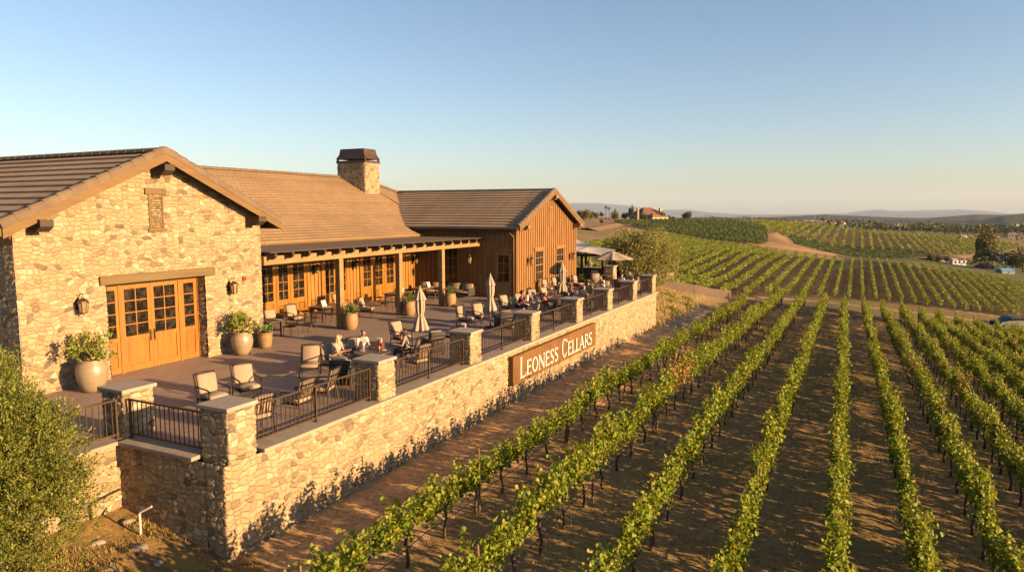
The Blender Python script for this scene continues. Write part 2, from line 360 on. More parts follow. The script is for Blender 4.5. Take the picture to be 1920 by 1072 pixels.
def ground_mat():
    m, t, p, o = newmat('ground_soil'); g = t.N('ShaderNodeNewGeometry').outputs['Position']
    a = t.N('ShaderNodeAttribute', attribute_name='albedo').outputs['Color']
    gr = t.N('ShaderNodeAttribute', attribute_name='green').outputs['Fac']
    n1 = t.N('ShaderNodeTexNoise', {'Vector': g, 'Scale': 1.1, 'Detail': 9., 'Roughness': .72}).outputs[0]
    n2 = t.N('ShaderNodeTexNoise', {'Vector': g, 'Scale': 7., 'Detail': 8., 'Roughness': .75}).outputs[0]
    n4 = t.N('ShaderNodeTexNoise', {'Vector': g, 'Scale': .045, 'Detail': 5., 'Roughness': .6}).outputs[0]
    c = t.mix(t.ramp(n2, [(.34,(.75,.75,.75)),(.55,(0,0,0))]), a, (.05,.03,.015))
    c = t.mix(t.ramp(n1, [(.48,(0,0,0)),(.64,(.6,.6,.6))]), c, t.mix(1., a, (1.9,1.75,1.6), 'MULTIPLY'))
    k = t.M('MULTIPLY', t.ramp(t.M('ADD', t.M('MULTIPLY', n1, .6), t.M('MULTIPLY', n4, .4)), [(.45,(0,0,0)),(.56,(1,1,1))]), gr)
    c = t.mix(k, c, t.mix(n2, (.035,.05,.012), (.13,.12,.035)))
    t.l.new(c, p.inputs['Base Color']); p.inputs['Roughness'].default_value = .95; p.inputs['Specular IOR Level'].default_value = .1
    h = t.M('ADD', t.M('MULTIPLY', n1, 1.2), t.M('MULTIPLY', n2, .5))
    t.l.new(t.N('ShaderNodeBump', {'Height': h, 'Strength': .9, 'Distance': .10}).outputs[0], p.inputs['Normal'])
    return m
M['ground'] = ground_mat()
M['dirt'] = mat('packed_dirt', (.38,.245,.13), .95, .3, .9, .03, col2=(.46,.31,.17), bscale=6, spec=.1)
M['pathm'] = mat('path_gravel', (.6,.42,.26), .95, .2, 1.2, .02, col2=(.50,.38,.25), bscale=12, spec=.1)
M['mount'] = mat('mountain_haze_blue', (.06,.08,.12), 1., .2, .002, spec=.0)  # blue of the hazy air is put into the scrub colour
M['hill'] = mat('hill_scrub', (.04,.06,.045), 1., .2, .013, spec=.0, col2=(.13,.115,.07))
M['vine'] = leaf_mat('vine_leaf', [(.045,.095,.007),(.09,.152,.009),(.15,.205,.012),(.225,.245,.016),(.31,.265,.02)], .35)
M['vinedry'] = leaf_mat('vine_leaf_autumn', [(.10,.14,.018),(.22,.19,.03),(.30,.15,.03),(.2,.2,.03)], .3)
M['vinefar'] = leaf_mat('far_vine_leaf', [(.08,.115,.012),(.15,.185,.018),(.23,.24,.025)], .3, patch=.15)
M['vinedark'] = leaf_mat('dark_vine_leaf', [(.035,.058,.010),(.055,.08,.013),(.085,.11,.018)], .15, patch=.1)
M['bush'] = leaf_mat('shrub_leaf', [(.038,.062,.010),(.07,.10,.013),(.125,.14,.02),(.23,.20,.032)], .2, patch=1.5)
M['olive'] = leaf_mat('olive_leaf', [(.06,.075,.018),(.13,.14,.03),(.24,.215,.05),(.34,.285,.09)], .25)
M['tree'] = leaf_mat('tree_leaf', [(.022,.035,.010),(.045,.06,.014),(.09,.095,.022)], .15)
M['treeg'] = leaf_mat('golden_tree_leaf', [(.06,.06,.014),(.13,.11,.022),(.19,.14,.03)], .2)
M['conifer'] = leaf_mat('conifer_leaf', [(.016,.03,.010),(.03,.048,.014),(.055,.07,.02)], .08)
M['potleaf'] = leaf_mat('pot_plant_leaf', [(.045,.095,.015),(.08,.15,.02),(.14,.2,.03)], .3, patch=3)
M['citrus'] = leaf_mat('citrus_leaf', [(.09,.12,.015),(.17,.2,.025),(.27,.27,.04)], .3, patch=3)
M['grass'] = leaf_mat('dry_grass_blade', [(.12,.11,.025),(.26,.19,.06),(.36,.26,.10)], .3, patch=.6)
M['drygrass'] = leaf_mat('straw_grass_blade', [(.2,.16,.05),(.42,.31,.12),(.52,.42,.2)], .3, patch=.6)
# ------------------------------------------------------------------ ground sheet, polar round the origin
def inpoly(px, py, P):
    P = np.asarray(P, float); r = np.zeros(np.shape(px), bool); j = len(P)-1
    for i in range(len(P)):
        c = ((P[i,1] > py) != (P[j,1] > py)) & (px < (P[j,0]-P[i,0])*(py-P[i,1])/(P[j,1]-P[i,1]+1e-12)+P[i,0]); r ^= c; j = i
    return r
HF = [(1150,420),(1190,411),(1300,409),(1385,414),(1438,430),(1440,452),(1428,463),(1375,458),(1300,448),(1240,437),(1190,425)]
SF = [(1400,416),(1480,417),(1560,425),(1700,437),(1850,447),(1920,452),(1850,478),(1760,482),(1600,470),(1500,452),(1440,440)]
DF = [(1478,443),(1600,464),(1745,480),(1700,487),(1560,478),(1490,462)]
F2 = [(1085,470),(1160,452),(1218,437),(1300,452),(1400,468),(1470,478),(1540,486),(1620,490),(1700,499),(1780,510),(1850,522),(1925,538),(1925,600),(1860,590),(1800,583),(1700,571),(1600,562),(1520,558),(1440,556),(1360,556),(1235,540),(1085,520)]
def W(P, dm=1e9):
    o = []
    for x, y in P:
        q = pix(x, y); o.append(q[:2] if q[0]*CF[0]+q[1]*CF[1] < dm else atd(x, y, dm)[:2])
    return o
F2W, HFW, SFW, DFW = W(F2, 165), W(HF, 238), W(SF, 335), W(DF, 260)
NEARW = [(-9.0,-2),(-9.0,39),(-8.9,61.5),(-4,65),(0,70),(8,76),(14,83),(24,86),(34,80),(34,-2)]
th = np.unique(np.concatenate([np.arange(-180, -55, 5), np.arange(-55, 46, .22), np.arange(46, 181, 5)]))
rd = np.concatenate([[.5], np.geomspace(3, 120, 330), np.geomspace(122, 9000, 190), [14000, 22000]])
TH, RD = np.meshgrid(R(26.2)+np.radians(-th), rd, indexing='ij')
GX = -np.sin(TH)*RD; GY = np.cos(TH)*RD
GZ = gz(GX.ravel(), GY.ravel()).reshape(GX.shape)
near = 1-sst(60, 110, RD)
GZ += near*(.05*fbm(GX*1.3, GY*1.3, 4, 2)+.02*fbm(GX*6, GY*6, 2, 5))
ter = ((GX < -12.15) & (GY > 10.5) & (GY < 46.0)) | ((GX < -15.65) & (GY < 10.6)) | ((GX < -14.7) & (GY > 45.9) & (GY < 63.9))
# far behind the buildings nothing may poke through the terrace
GZ = np.where((GX < -12.1) & (GY < 66) & (GY > -40) & ter, np.minimum(GZ, -.5), GZ)
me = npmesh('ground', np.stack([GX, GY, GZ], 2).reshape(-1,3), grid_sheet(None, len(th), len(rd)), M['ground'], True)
D = GX*CF[0]+GY*CF[1]
alb = np.empty(GX.shape+(4,), np.float32); alb[..., 3] = 1; grn = np.zeros(GX.shape, np.float32)
def paint(mask, c, g=0.):
    m = np.clip(mask, 0, 1)[..., None]; alb[..., :3] = alb[..., :3]*(1-m)+np.array(c)*m; grn[:] = grn*(1-m[..., 0])+g*m[..., 0]
alb[..., :3] = (.24,.17,.085); grn[:] = .55
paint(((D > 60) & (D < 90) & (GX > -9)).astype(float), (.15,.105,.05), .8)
paint(inpoly(GX, GY, NEARW).astype(float), (.30,.195,.082), .6)
paint(((GX > -12.6) & (GX < -8.6) & (GY > 4) & (GY < 43)).astype(float), (.42,.27,.13), .03)
paint(((GX < -11) & (GY < 10.6)).astype(float), (.26,.165,.065), .3)
for P, c, g in ((F2W,(.055,.036,.019),.4), (HFW,(.05,.045,.02),.9), (SFW,(.09,.06,.035),.3), (DFW,(.03,.035,.015),1.)): paint(inpoly(GX, GY, P).astype(float), c, g)
scrub = sst(.05, .3, fbm(GX/120, GY/120, 5, 21))*sst(330, 420, D); paint(scrub, (.065,.065,.035), .8)
fl = (vnoise(np.floor(GX/190)*3.3, np.floor(GY/120+.4*vnoise(GX/300, GY/300, 5))*5.1, 8)+.5); paint(sst(330, 420, D)*(fl > .70), (.12,.10,.05), .1)
paint(sst(330, 600, D)*.7, (.035,.043,.022), .5)
bare = sst(.32, .4, fbm(GX/260, GY/170, 3, 31))*sst(1300, 1700, D); paint(bare, (.22,.14,.09), 0)
V2 = [(1560,505),(1700,494),(1925,545),(1925,480),(1760,484),(1600,480)]; paint(inpoly(GX, GY, W(V2)).astype(float)*.9, (.10,.11,.05), .8)
at = me.attributes.new('albedo', 'FLOAT_COLOR', 'POINT'); at.data.foreach_set('color', alb.reshape(-1))
at = me.attributes.new('green', 'FLOAT', 'POINT'); at.data.foreach_set('value', grn.reshape(-1))
tag(link('ground', me), kind='structure')
def ribbon(name, pts, w, m, lift=.02, step=.6):
    P = np.array(pts, float); seg = np.hypot(*np.diff(P, axis=0).T); L = np.concatenate([[0], np.cumsum(seg)]); n = max(4, int(L[-1]/step))
    q = np.linspace(0, L[-1], n); X = np.interp(q, L, P[:,0]); Y = np.interp(q, L, P[:,1])
    k = max(3, n//12); ker = np.hanning(k+2)[1:-1]; ker /= ker.sum()
    X = np.convolve(np.pad(X, (k//2, k-1-k//2), 'edge'), ker, 'valid'); Y = np.convolve(np.pad(Y, (k//2, k-1-k//2), 'edge'), ker, 'valid')
    tx = np.gradient(X); ty = np.gradient(Y); l = np.hypot(tx, ty)+1e-9; nx, ny = -ty/l, tx/l; W_ = np.interp(q, L, np.broadcast_to(w, (len(P),)))
    nv = 9; o = np.linspace(-.5, .5, nv); e = 1+.12*fbm(q*.4, q*0, 3, 4)
    PX = X[:,None]+nx[:,None]*o*(W_*e)[:,None]; PY = Y[:,None]+ny[:,None]*o*(W_*e)[:,None]
    PZ = gz(PX.ravel(), PY.ravel()).reshape(PX.shape)+lift*(1-.9*np.abs(o)*2)[None,:]+.05*fbm(PX*1.3, PY*1.3, 4, 2)*(lift < .3)
    return tag(link(name, npmesh(name, np.stack([PX, PY, PZ], 2).reshape(-1,3), grid_sheet(None, n, nv), m, True)), kind='structure')
ribbon('path', [(-10.75,40),(-10.7,46),(-10.9,52),(-11.6,57),(-13.5,61)], 1.9, M['pathm'], .03, .3)
ribbon('dirt_road', [pix(*p)[:2] for p in [(1415,557),(1470,560),(1540,566),(1620,575),(1700,584),(1800,597),(1880,608),(1960,620),(2080,640)]], [1.5]*9, M['dirt'], .08, .5)
ribbon('dirt_road', [pix(*p)[:2] for p in [(1425,580),(1500,590),(1570,600),(1640,611),(1690,619),(1744,628),(1820,642),(1900,660),(1990,680)]], [1.5]*9, M['dirt'], .06, .5)
ribbon('dirt_track', [pix(*p)[:2] for p in [(1100,432),(1150,422),(1190,421),(1215,430),(1260,441),(1320,449),(1400,459),(1440,463),(1520,472),(1570,480),(1640,492),(1700,499)]], [5,5,5,4,4,4,5,6,6,5,4,4], M['dirt'], .5, 2)
ribbon('dirt_track', [pix(*p)[:2] for p in [(1400,424),(1430,430),(1450,438),(1452,448),(1475,458),(1510,466),(1560,474)]], [4,6,8,10,8,6,5], M['dirt'], .6, 2)
ribbon('dirt_track', [pix(*p)[:2] for p in [(1740,488),(1790,483),(1860,478),(1960,474)]], [7,9,7,7], M['dirt'], .6, 3)
# mountains far behind, the blue of distance painted into their colour
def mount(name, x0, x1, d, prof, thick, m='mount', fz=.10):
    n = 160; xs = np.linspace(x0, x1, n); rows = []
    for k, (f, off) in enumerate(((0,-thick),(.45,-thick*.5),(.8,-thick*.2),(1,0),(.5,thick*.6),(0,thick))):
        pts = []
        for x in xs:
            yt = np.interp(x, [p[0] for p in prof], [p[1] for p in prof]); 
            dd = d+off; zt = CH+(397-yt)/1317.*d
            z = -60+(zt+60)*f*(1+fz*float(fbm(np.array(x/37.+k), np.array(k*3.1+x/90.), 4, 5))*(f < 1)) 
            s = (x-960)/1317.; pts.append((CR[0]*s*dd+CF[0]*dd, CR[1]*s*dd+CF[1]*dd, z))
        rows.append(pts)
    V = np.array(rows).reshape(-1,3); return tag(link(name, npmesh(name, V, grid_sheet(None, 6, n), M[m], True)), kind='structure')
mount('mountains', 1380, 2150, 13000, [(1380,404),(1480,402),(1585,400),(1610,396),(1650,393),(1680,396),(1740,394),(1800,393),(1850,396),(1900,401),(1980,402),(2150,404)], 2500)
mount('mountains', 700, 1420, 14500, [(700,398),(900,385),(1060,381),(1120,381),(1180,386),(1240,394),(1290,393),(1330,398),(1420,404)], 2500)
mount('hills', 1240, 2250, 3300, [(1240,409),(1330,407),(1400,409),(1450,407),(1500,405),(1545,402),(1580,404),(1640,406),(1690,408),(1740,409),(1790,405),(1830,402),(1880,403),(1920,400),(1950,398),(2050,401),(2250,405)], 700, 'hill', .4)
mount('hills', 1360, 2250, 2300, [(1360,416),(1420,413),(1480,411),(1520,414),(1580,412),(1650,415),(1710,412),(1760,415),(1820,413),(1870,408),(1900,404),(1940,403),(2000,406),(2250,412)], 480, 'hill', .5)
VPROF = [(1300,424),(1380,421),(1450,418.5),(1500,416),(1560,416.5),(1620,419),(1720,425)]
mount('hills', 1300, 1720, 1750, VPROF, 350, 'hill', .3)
# ------------------------------------------------------------------ sky, sun, haze
SE, SAZ = R(12.4), R(0)      # sun height; it stands over +X, a little behind the camera
w = bpy.data.worlds.new('World'); sc.world = w; w.use_nodes = True; wt = w.node_tree
sk = wt.nodes.new('ShaderNodeTexSky'); sk.sky_type = 'NISHITA'; sk.sun_disc = False; sk.sun_elevation = SE
sdir = Vector((math.cos(SAZ)*math.cos(SE), math.sin(SAZ)*math.cos(SE), math.sin(SE)))
sk.sun_rotation = math.atan2(sdir.x, sdir.y); sk.air_density = .9; sk.dust_density = 1.0; sk.ozone_density = 1.3; sk.altitude = 0
tn = wt.nodes.new('ShaderNodeMix'); tn.data_type = 'RGBA'; tn.blend_type = 'MULTIPLY'; tn.inputs[0].default_value = 1; wt.links.new(sk.outputs[0], tn.inputs[6]); tn.inputs[7].default_value = (.95, .965, 1.02, 1); wt.links.new(tn.outputs[2], wt.nodes['Background'].inputs[0]); wt.nodes['Background'].inputs[1].default_value = .057
su = bpy.data.lights.new('sun', 'SUN'); su.energy = 5.0; su.angle = R(.5); su.color = (1, .63, .31); so = bpy.data.objects.new('sun', su); COL.objects.link(so)
so.rotation_euler = (-sdir).to_track_quat('-Z', 'Y').to_euler(); so.location = (40, 0, 40)
vs = sc.view_settings; vs.view_transform = 'Standard'; vs.look = 'None'; vs.exposure = 1.8; vs.gamma = 1
sc.cycles.max_bounces = 6; sc.cycles.diffuse_bounces = 1; sc.cycles.transparent_max_bounces = 4; sc.cycles.volume_bounces = 0
HAZE = 4.5e-5
if HAZE:
    m, t, p, o = newmat('haze_air'); t.n.remove(p)
    v = t.N('ShaderNodeVolumePrincipled', {'Color': (.62,.76,1,1), 'Density': HAZE, 'Anisotropy': .0}); t.l.new(v.outputs[0], o.inputs['Volume'])
    tag(B().box(-16000, 16000, -17000, 17000, -330, 330).ob('haze', m), kind='stuff')
# ------------------------------------------------------------------ terrace
def gridbox(name, x0, x1, y0, y1, z0, z1, m, parent=None, st=.035, sides='xXyYZ'):
    """box of fine faces, so that the stone relief is real relief"""
    nx, ny, nz = [max(1, int(round(abs(b-a)/st))) for a, b in ((x0,x1),(y0,y1),(z0,z1))]
    V = []; F = []; o = 0
    def sheet(f, nu, nv):
        nonlocal o
        u = np.linspace(0, 1, nu+1); v = np.linspace(0, 1, nv+1); U, Vv = np.meshgrid(u, v, indexing='ij')
        V.append(np.stack(f(U, Vv), 2).reshape(-1,3)); F.append(grid_sheet(None, nu+1, nv+1)+o); o += (nu+1)*(nv+1)
    k = np.ones
    if 'X' in sides: sheet(lambda u, v: (u*0+x1, y0+(y1-y0)*u, z0+(z1-z0)*v), ny, nz)
    if 'x' in sides: sheet(lambda u, v: (u*0+x0, y1+(y0-y1)*u, z0+(z1-z0)*v), ny, nz)
    if 'y' in sides: sheet(lambda u, v: (x0+(x1-x0)*u, u*0+y0, z0+(z1-z0)*v), nx, nz)
    if 'Y' in sides: sheet(lambda u, v: (x1+(x0-x1)*u, u*0+y1, z0+(z1-z0)*v), nx, nz)
    if 'Z' in sides: sheet(lambda u, v: (x0+(x1-x0)*u, y0+(y1-y0)*v, u*0+z1), nx, ny)
    me = npmesh(name, np.concatenate(V), np.concatenate(F), m)
    bm = bmesh.new(); bm.from_mesh(me); bmesh.ops.remove_doubles(bm, verts=bm.verts, dist=.001); bm.to_mesh(me); bm.free()
    return link(name, me, parent)
pf = B(); pf.box(-34, -12.5, 10.62, 45.9, -.6, 0); pf.box(-34, -15.75, -12, 10.62, -.6, 0); pf.box(-34, -14.9, 45.9, 64, -.6, 0)
tag(pf.ob('patio', M['patio']), kind='structure')
tw = empty('retaining_wall', (-12.2, 28, -2.2), 0, 'long cream stone wall holding up the terrace above the vineyard, rusty sign on it', 'stone wall', 'stone walls of the terrace')
def at0(o, root): o.parent = root; o.matrix_parent_inverse = Matrix.Translation(-Vector(root.location)); return o
at0(gridbox('wall', -12.5, -11.92, 10.27, 46.2, -3.9, -.03, M['stone'], sides='XyY'), tw)
at0(B().bbox(-12.5, -11.8, 11.3, 46.3, -.03, .06, .008).ob('coping', M['capedge']), tw)
ts = empty('retaining_wall', (-13.9, 10.5, -1.9), 0, 'short rubble stone wall turned away from the sun, between the two nearest pillars', 'stone wall', 'stone walls of the terrace')
at0(gridbox('wall', -15.36, -12.52, 10.27, 10.75, -2.9, -.03, M['stone'], sides='y'), ts)
at0(B().bbox(-15.38, -12.8, 10.16, 10.8, -.03, .06, .008).ob('coping', M['capedge']), ts)
tl = empty('retaining_wall', (-15.6, 4, -1.9), 0, 'sunlit stone wall running behind the big green shrub at the left edge', 'stone wall', 'stone walls of the terrace')
at0(gridbox('wall', -15.8, -15.38, -2, 10.25, -2.6, -.03, M['stone'], sides='X'), tl)
at0(B().bbox(-15.85, -15.27, -2, 10.4, -.03, .06, .008).ob('coping', M['capedge']), tl)
tf = empty('retaining_wall', (-13.5, 46.2, -1.5), 0, 'low stone end wall of the terrace at its far corner beside the bushy tree', 'stone wall', 'stone walls of the terrace')
at0(gridbox('wall', -15.2, -12.52, 45.95, 46.2, -2.6, -.03, M['stone'], sides='Yy'), tf)
at0(B().bbox(-15.2, -12.95, 45.85, 46.3, -.03, .06, .008).ob('coping', M['capedge']), tf)
PY_ = [10.79,16.08,21.33,26.48,31.72,36.42,41.22,45.62]
od = ['nearest','second','third','fourth','fifth','sixth','seventh','farthest']
for i, y in enumerate(PY_):
    t = empty('stone_pillar', (-12.33, y, 0), 0, ['stone pillar with flat cap on the near corner of the long wall, closest to the camera']+[] and '' or ('stone pillar with flat cap on the near corner of the long wall' if i == 0 else f'{od[i]} stone pillar along the long terrace wall, counting away from the near corner'), 'pillar', 'stone pillars on the terrace wall')
    at0(gridbox('shaft', -12.75, -11.93, y-.37, y+.37, .0 if i else -3.3, 1.13, M['stone'], st=.03, sides='xXyY'), t)
    at0(B().bbox(-12.81, -11.86, y-.44, y+.44, 1.13, 1.22, .012).ob('cap', M['cap']), t)
t = empty('stone_pillar', (-15.8, 10.8, 0), 0, 'stone pillar set back at the inner corner, in front of the big glazed jar', 'pillar', 'stone pillars on the terrace wall')
at0(gridbox('shaft', -16.16, -15.4, 10.44, 11.2, -.02, 1.13, M['stone'], st=.03, sides='xXyY'), t)
at0(B().bbox(-16.24, -15.3, 10.36, 11.28, 1.13, 1.22, .012).ob('cap', M['cap']), t)
def railing(x0, y0, x1, y1, label, mid=True):
    L = math.hypot(x1-x0, y1-y0); a = math.atan2(y1-y0, x1-x0); r = empty('railing', (x0, y0, .06), a, label, 'railing', 'bronze railings between the stone pillars')
    B().bbox(0, L, -.028, .028, .91, .95, .006).ob('top_rail', M['rust'], r); B().box(0, L, -.018, .018, .09, .125).ob('bottom_rail', M['rust'], r)
    n = max(3, int(round(L/.152))); bm_ = B().box(-.0085, .0085, -.0085, .0085, .12, .915).me('baluster', M['rust'])
    for k in range(1, n):
        if mid and abs(k-n/2) < .6: continue
        link('baluster', bm_, r, (L*k/n, 0, 0))
    pm = B().box(-.024, .024, -.024, .024, 0, .93).box(-.05, .05, -.05, .05, 0, .012).me('post', M['rust'])
    for k in ([.05, L/2, L-.05] if mid else [.05, L-.05]): link('post', pm, r, (k, 0, 0))
for i in range(7): railing(-12.2, PY_[i]+.4, -12.2, PY_[i+1]-.4, f'bronze bar railing on the long wall between the {od[i]} and {od[i+1]} pillar')
railing(-15.3, 10.5, -12.8, 10.5, 'short bronze railing above the shaded rubble wall between the near corner pillars', False)
railing(-15.5, -1.5, -15.5, 10.36, 'bronze railing running behind the big shrub at the left edge', True)
# sign
s = empty('wall_sign', (-11.85, 28.65, -.77), 0, 'long rust brown steel sign with cream lettering fixed on the terrace wall', 'sign')
at0(B().bbox(-11.9, -11.68, 23.84, 33.4, -1.34, -.2, .008).ob('panel', M['sign']), s)
def word(txt, y0, size, x=-11.675, z=0.):
    cu = bpy.data.curves.new('text', 'FONT'); cu.body = txt; cu.size = size; cu.extrude = .012; cu.offset = .006*size; o = bpy.data.objects.new('text', cu); COL.objects.link(o)
    dg = bpy.context.evaluated_depsgraph_get(); dg.update(); me = bpy.data.meshes.new_from_object(o.evaluated_get(dg)); bpy.data.objects.remove(o)
    v = np.empty(len(me.vertices)*3, np.float32); me.vertices.foreach_get('co', v); v = v.reshape(-1,3); return me, v
def letters():
    """small-capital serif lettering drawn as strokes with serifs"""
    b = B(); out = []; H1 = .92; h = .68; th = .135; tn = .07; se = .055
    def st(p, q, w): # thick stroke in letter plane (y, z)
        d = Vector(q)-Vector(p); n_ = Vector((-d.y, d.x)).normalized()*w/2; P = [Vector(p)-n_, Vector(p)+n_, Vector(q)+n_, Vector(q)-n_]
        b.prism([(a.x, a.y) for a in P], X0, X1+st.k*.0006, 'X'); st.k += 1
    st.k = 0; X0, X1 = -11.69, -11.662
    def serif(y, z, w, up): b.prism([(y-w/2, z), (y+w/2, z), (y+w/2-.03, z+up*.04), (y-w/2+.03, z+up*.04)], X0, X1+st.k*.0006, 'X'); st.k += 1
    def arc(cy, cz, ry, rz, a0, a1, w0=tn, w1=th, n=22):
        P = []; Q = []
        for k in range(n+1):
            a = R(a0+(a1-a0)*k/n); w = w0+(w1-w0)*abs(math.cos(a))**1.2
            P.append((cy+(ry+w/2)*math.cos(a), cz+(rz+tn/2)*math.sin(a))); Q.append((cy+(ry-w/2)*math.cos(a), cz+(rz-tn/2)*math.sin(a)))
        for k in range(n): b.prism([P[k], P[k+1], Q[k+1], Q[k]], X0, X1+(st.k+k%2)*.0006, 'X')
        st.k += 2
    def L(y, H, w): st((y+.1, 0), (y+.1, H), th); st((y+.1, tn/2), (y+w, tn/2), tn); st((y+w-.03, tn/2), (y+w, .2*H), tn*.8); serif(y+.1, H, .28, -1); serif(y+.1, 0, .26, 1)
    def E(y, H, w): st((y+.1, 0), (y+.1, H), th); st((y+.1, tn/2), (y+w, tn/2), tn); st((y+.1, H-tn/2), (y+w-.03, H-tn/2), tn); st((y+.1, H*.53), (y+w-.1, H*.53), tn); st((y+w-.02, tn/2), (y+w, .19*H), tn*.7); st((y+w-.05, H-tn/2), (y+w-.03, .82*H), tn*.7); st((y+w-.1, H*.45), (y+w-.1, .61*H), tn*.7)
    def O(y, H, w): arc(y+w/2, H/2, w/2-th/2, H/2-tn/2, 0, 360)
    def C(y, H, w): arc(y+w/2, H/2, w/2-th/2, H/2-tn/2, 42, 318); st((y+w-.07, H*.74), (y+w-.05, H*.96), tn*.8); st((y+w-.08, H*.18), (y+w-.03, H*.26), tn*.7)
    def N_(y, H, w): st((y+.09, 0), (y+.09, H), tn); st((y+w-.09, 0), (y+w-.09, H), tn); st((y+.07, H-.03), (y+w-.09, .03), th); serif(y+.09, 0, .22, 1); serif(y+w-.09, H, .22, -1); serif(y+.05, H, .2, -1)
    def S(y, H, w):
        r = H*.27; arc(y+w/2, H-r, w/2-.07, r-tn/2, 35, 200, tn, th*.8); arc(y+w/2, r, w/2-.07, r-tn/2, 215, 380, tn, th*.8); st((y+.065, H-r-.05), (y+w-.06, r+.05), th); st((y+w-.07, H*.78), (y+w-.06, H*.97), tn*.7); st((y+.06, H*.03), (y+.07, H*.24), tn*.7)
    def A(y, H, w): st((y+.04, 0), (y+w/2, H), tn); st((y+w/2-.02, H), (y+w-.06, 0), th); st((y+w*.25, H*.36), (y+w*.75, H*.36), tn*.8); serif(y+.05, 0, .22, 1); serif(y+w-.06, 0, .25, 1)
    def R_(y, H, w): st((y+.1, 0), (y+.1, H), th); st((y+.1, H-tn/2), (y+w*.55, H-tn/2), tn); st((y+.1, H*.47), (y+w*.55, H*.47), tn); arc(y+w*.52, H*.735, w*.26, H*.265-tn/2, -90, 90, tn, th*.8); st((y+w*.5, H*.47), (y+w-.02, .02), th*.85); serif(y+.1, 0, .26, 1); serif(y+.05, H, .2, -1)
    lay = [(L,H1,.62),(E,h,.52),(O,h,.68),(N_,h,.72),(E,h,.52),(S,h,.47),(S,h,.47),(None,0,.36),(C,H1,.74),(E,h,.52),(L,h,.50),(L,h,.50),(A,h,.70),(R_,h,.62),(S,h,.47)]
    gap = .075; tot = sum(l[2] for l in lay)+gap*(len(lay)-1); k = 8.2/tot; y = 0; TT = lambda x, yy, z: (x, 24.45+yy*k, -1.17+z*.93); b.T = TT
    for f, H, w in lay:
        if f: b.v, b.f = [], []; f(y, H, w); c = B(); c.v, c.f = b.v, b.f; out.append(c)
        y += w+gap
    return out
for b in letters(): at0(b.ob('letter', M['letter']), s)
# ------------------------------------------------------------------ stone gabled wing
def part(root, o, label=None): at0(o, root); return tag(o, label)
b1 = empty('stone_building', (-26, 16.2, 0), 0, 'cream fieldstone gabled building with double timber doors and brown tile roof', 'building')
YL, YR, ZE, ZR, YC = 11.55, 20.75, 5.12, 7.16, 16.2
def gable_wall():
    st = .04; V = []; F = []; o = 0
    ys = np.linspace(YL, YR, int((YR-YL)/st)+1); zs = np.linspace(-.1, 7.3, int(7.4/st)+1)
    Y, Z = np.meshgrid(ys, zs, indexing='ij'); top = ZR+.12-np.abs(Y-YC)*.44
    Z2 = np.minimum(Z, top); V = np.stack([np.full(Y.shape, -21.5), Y, Z2], 2).reshape(-1,3); F = grid_sheet(None, len(ys), len(zs))
    c = V[F].mean(1); ok = ~((c[:,1] > 14.22) & (c[:,1] < 18.0) & (c[:,2] < 3.1)) & ((V[F][:,2,2]-V[F][:,0,2] > 1e-4) | (V[F][:,1,2]-V[F][:,0,2] > 1e-4) | (V[F][:,2,2]-V[F][:,3,2] > 1e-4))
    return npmesh('wall', V, F[ok], M['stone'])
part(b1, link('wall', gable_wall()))
part(b1, gridbox('side_wall', -33, -21.5, YL, YL+.1, -.1, 5.2, M['stone'], st=.05, sides='y'))
part(b1, gridbox('side_wall', -33, -21.5, YR-.1, YR, -.1, 5.2, M['stone'], st=.2, sides='Y'))
part(b1, gridbox('door_reveal', -22.0, -21.5, 18.0, 18.3, -.05, 3.12, M['stone'], st=.03, sides='y'))
part(b1, gridbox('door_reveal', -22.0, -21.5, 13.95, 14.22, -.05, 3.12, M['stone'], st=.05, sides='Y'))
part(b1, B().bbox(-22.0, -21.38, 13.98, 18.42, 3.07, 3.36, .015).ob('lintel', M['lintel']))
def Tx(x): return lambda u, d, z: (x+d, u, z)           # facade facing +X: u along Y, d outwards
def Ty(y): return lambda u, d, z: (u, y-d, z)           # facade facing -Y: u along X
def leaf_door(root, T, u0, u1, z1, gz0, cols, rows, name='door', st=.12, handle=None, mt='door', z0=.02, panel=True, top=.14):
    """one door or window leaf: stiles, rails, bars and a raised panel; its panes and handle hang on it"""
    b = B(); b.T = T; d0, d1 = -.03, .03
    b.box(u0, u0+st, d0, d1, z0, z1); b.box(u1-st, u1, d0, d1, z0, z1); b.box(u0+st, u1-st, d0, d1, z1-top, z1); b.box(u0+st, u1-st, d0, d1, gz0-.13 if panel else z0, gz0)
    a, c = u0+st, u1-st
    for k in range(1, cols): x = a+(c-a)*k/cols; b.box(x-.016, x+.016, -.012, .016, gz0, z1-top)
    for k in range(1, rows): z = gz0+(z1-top-gz0)*k/rows; b.box(a, c, -.012, .0145, z-.016, z+.016)
    if panel:
        b.box(a, c, d0, d1, z0, z0+.2); b.box(a, c, d0, -.005, z0+.2, gz0-.13); b.box(a+.07, c-.07, -.005, .012, z0+.28, gz0-.21)
    o = part(root, b.ob(name, M[mt]))
    g = B(); g.T = T; g.box(a, c, -.02, -.004, gz0, z1-top); q = g.ob('pane', M['glass']); q.parent = o
    if handle is not None:
        h = B(); h.T = T; h.box(handle-.035, handle+.035, .03, .045, .95, 1.35); h.tube([(handle, .045, 1.02), (handle, .09, 1.06), (handle, .09, 1.24), (handle, .045, 1.28)], .012, 6)
        q = h.ob('handle', M['brass']); q.parent = o
    return o
T1 = Tx(-21.9); fr = B(); fr.T = T1
fr.box(14.22, 18.0, -.06, .05, 2.98, 3.07)
for u in (14.22, 14.9-.045, 17.14, 17.95): fr.box(u, u+.09 if u < 17.9 else 18.0, -.06, .05, 0, 2.98)
part(b1, fr.ob('door_frame', M['door']))
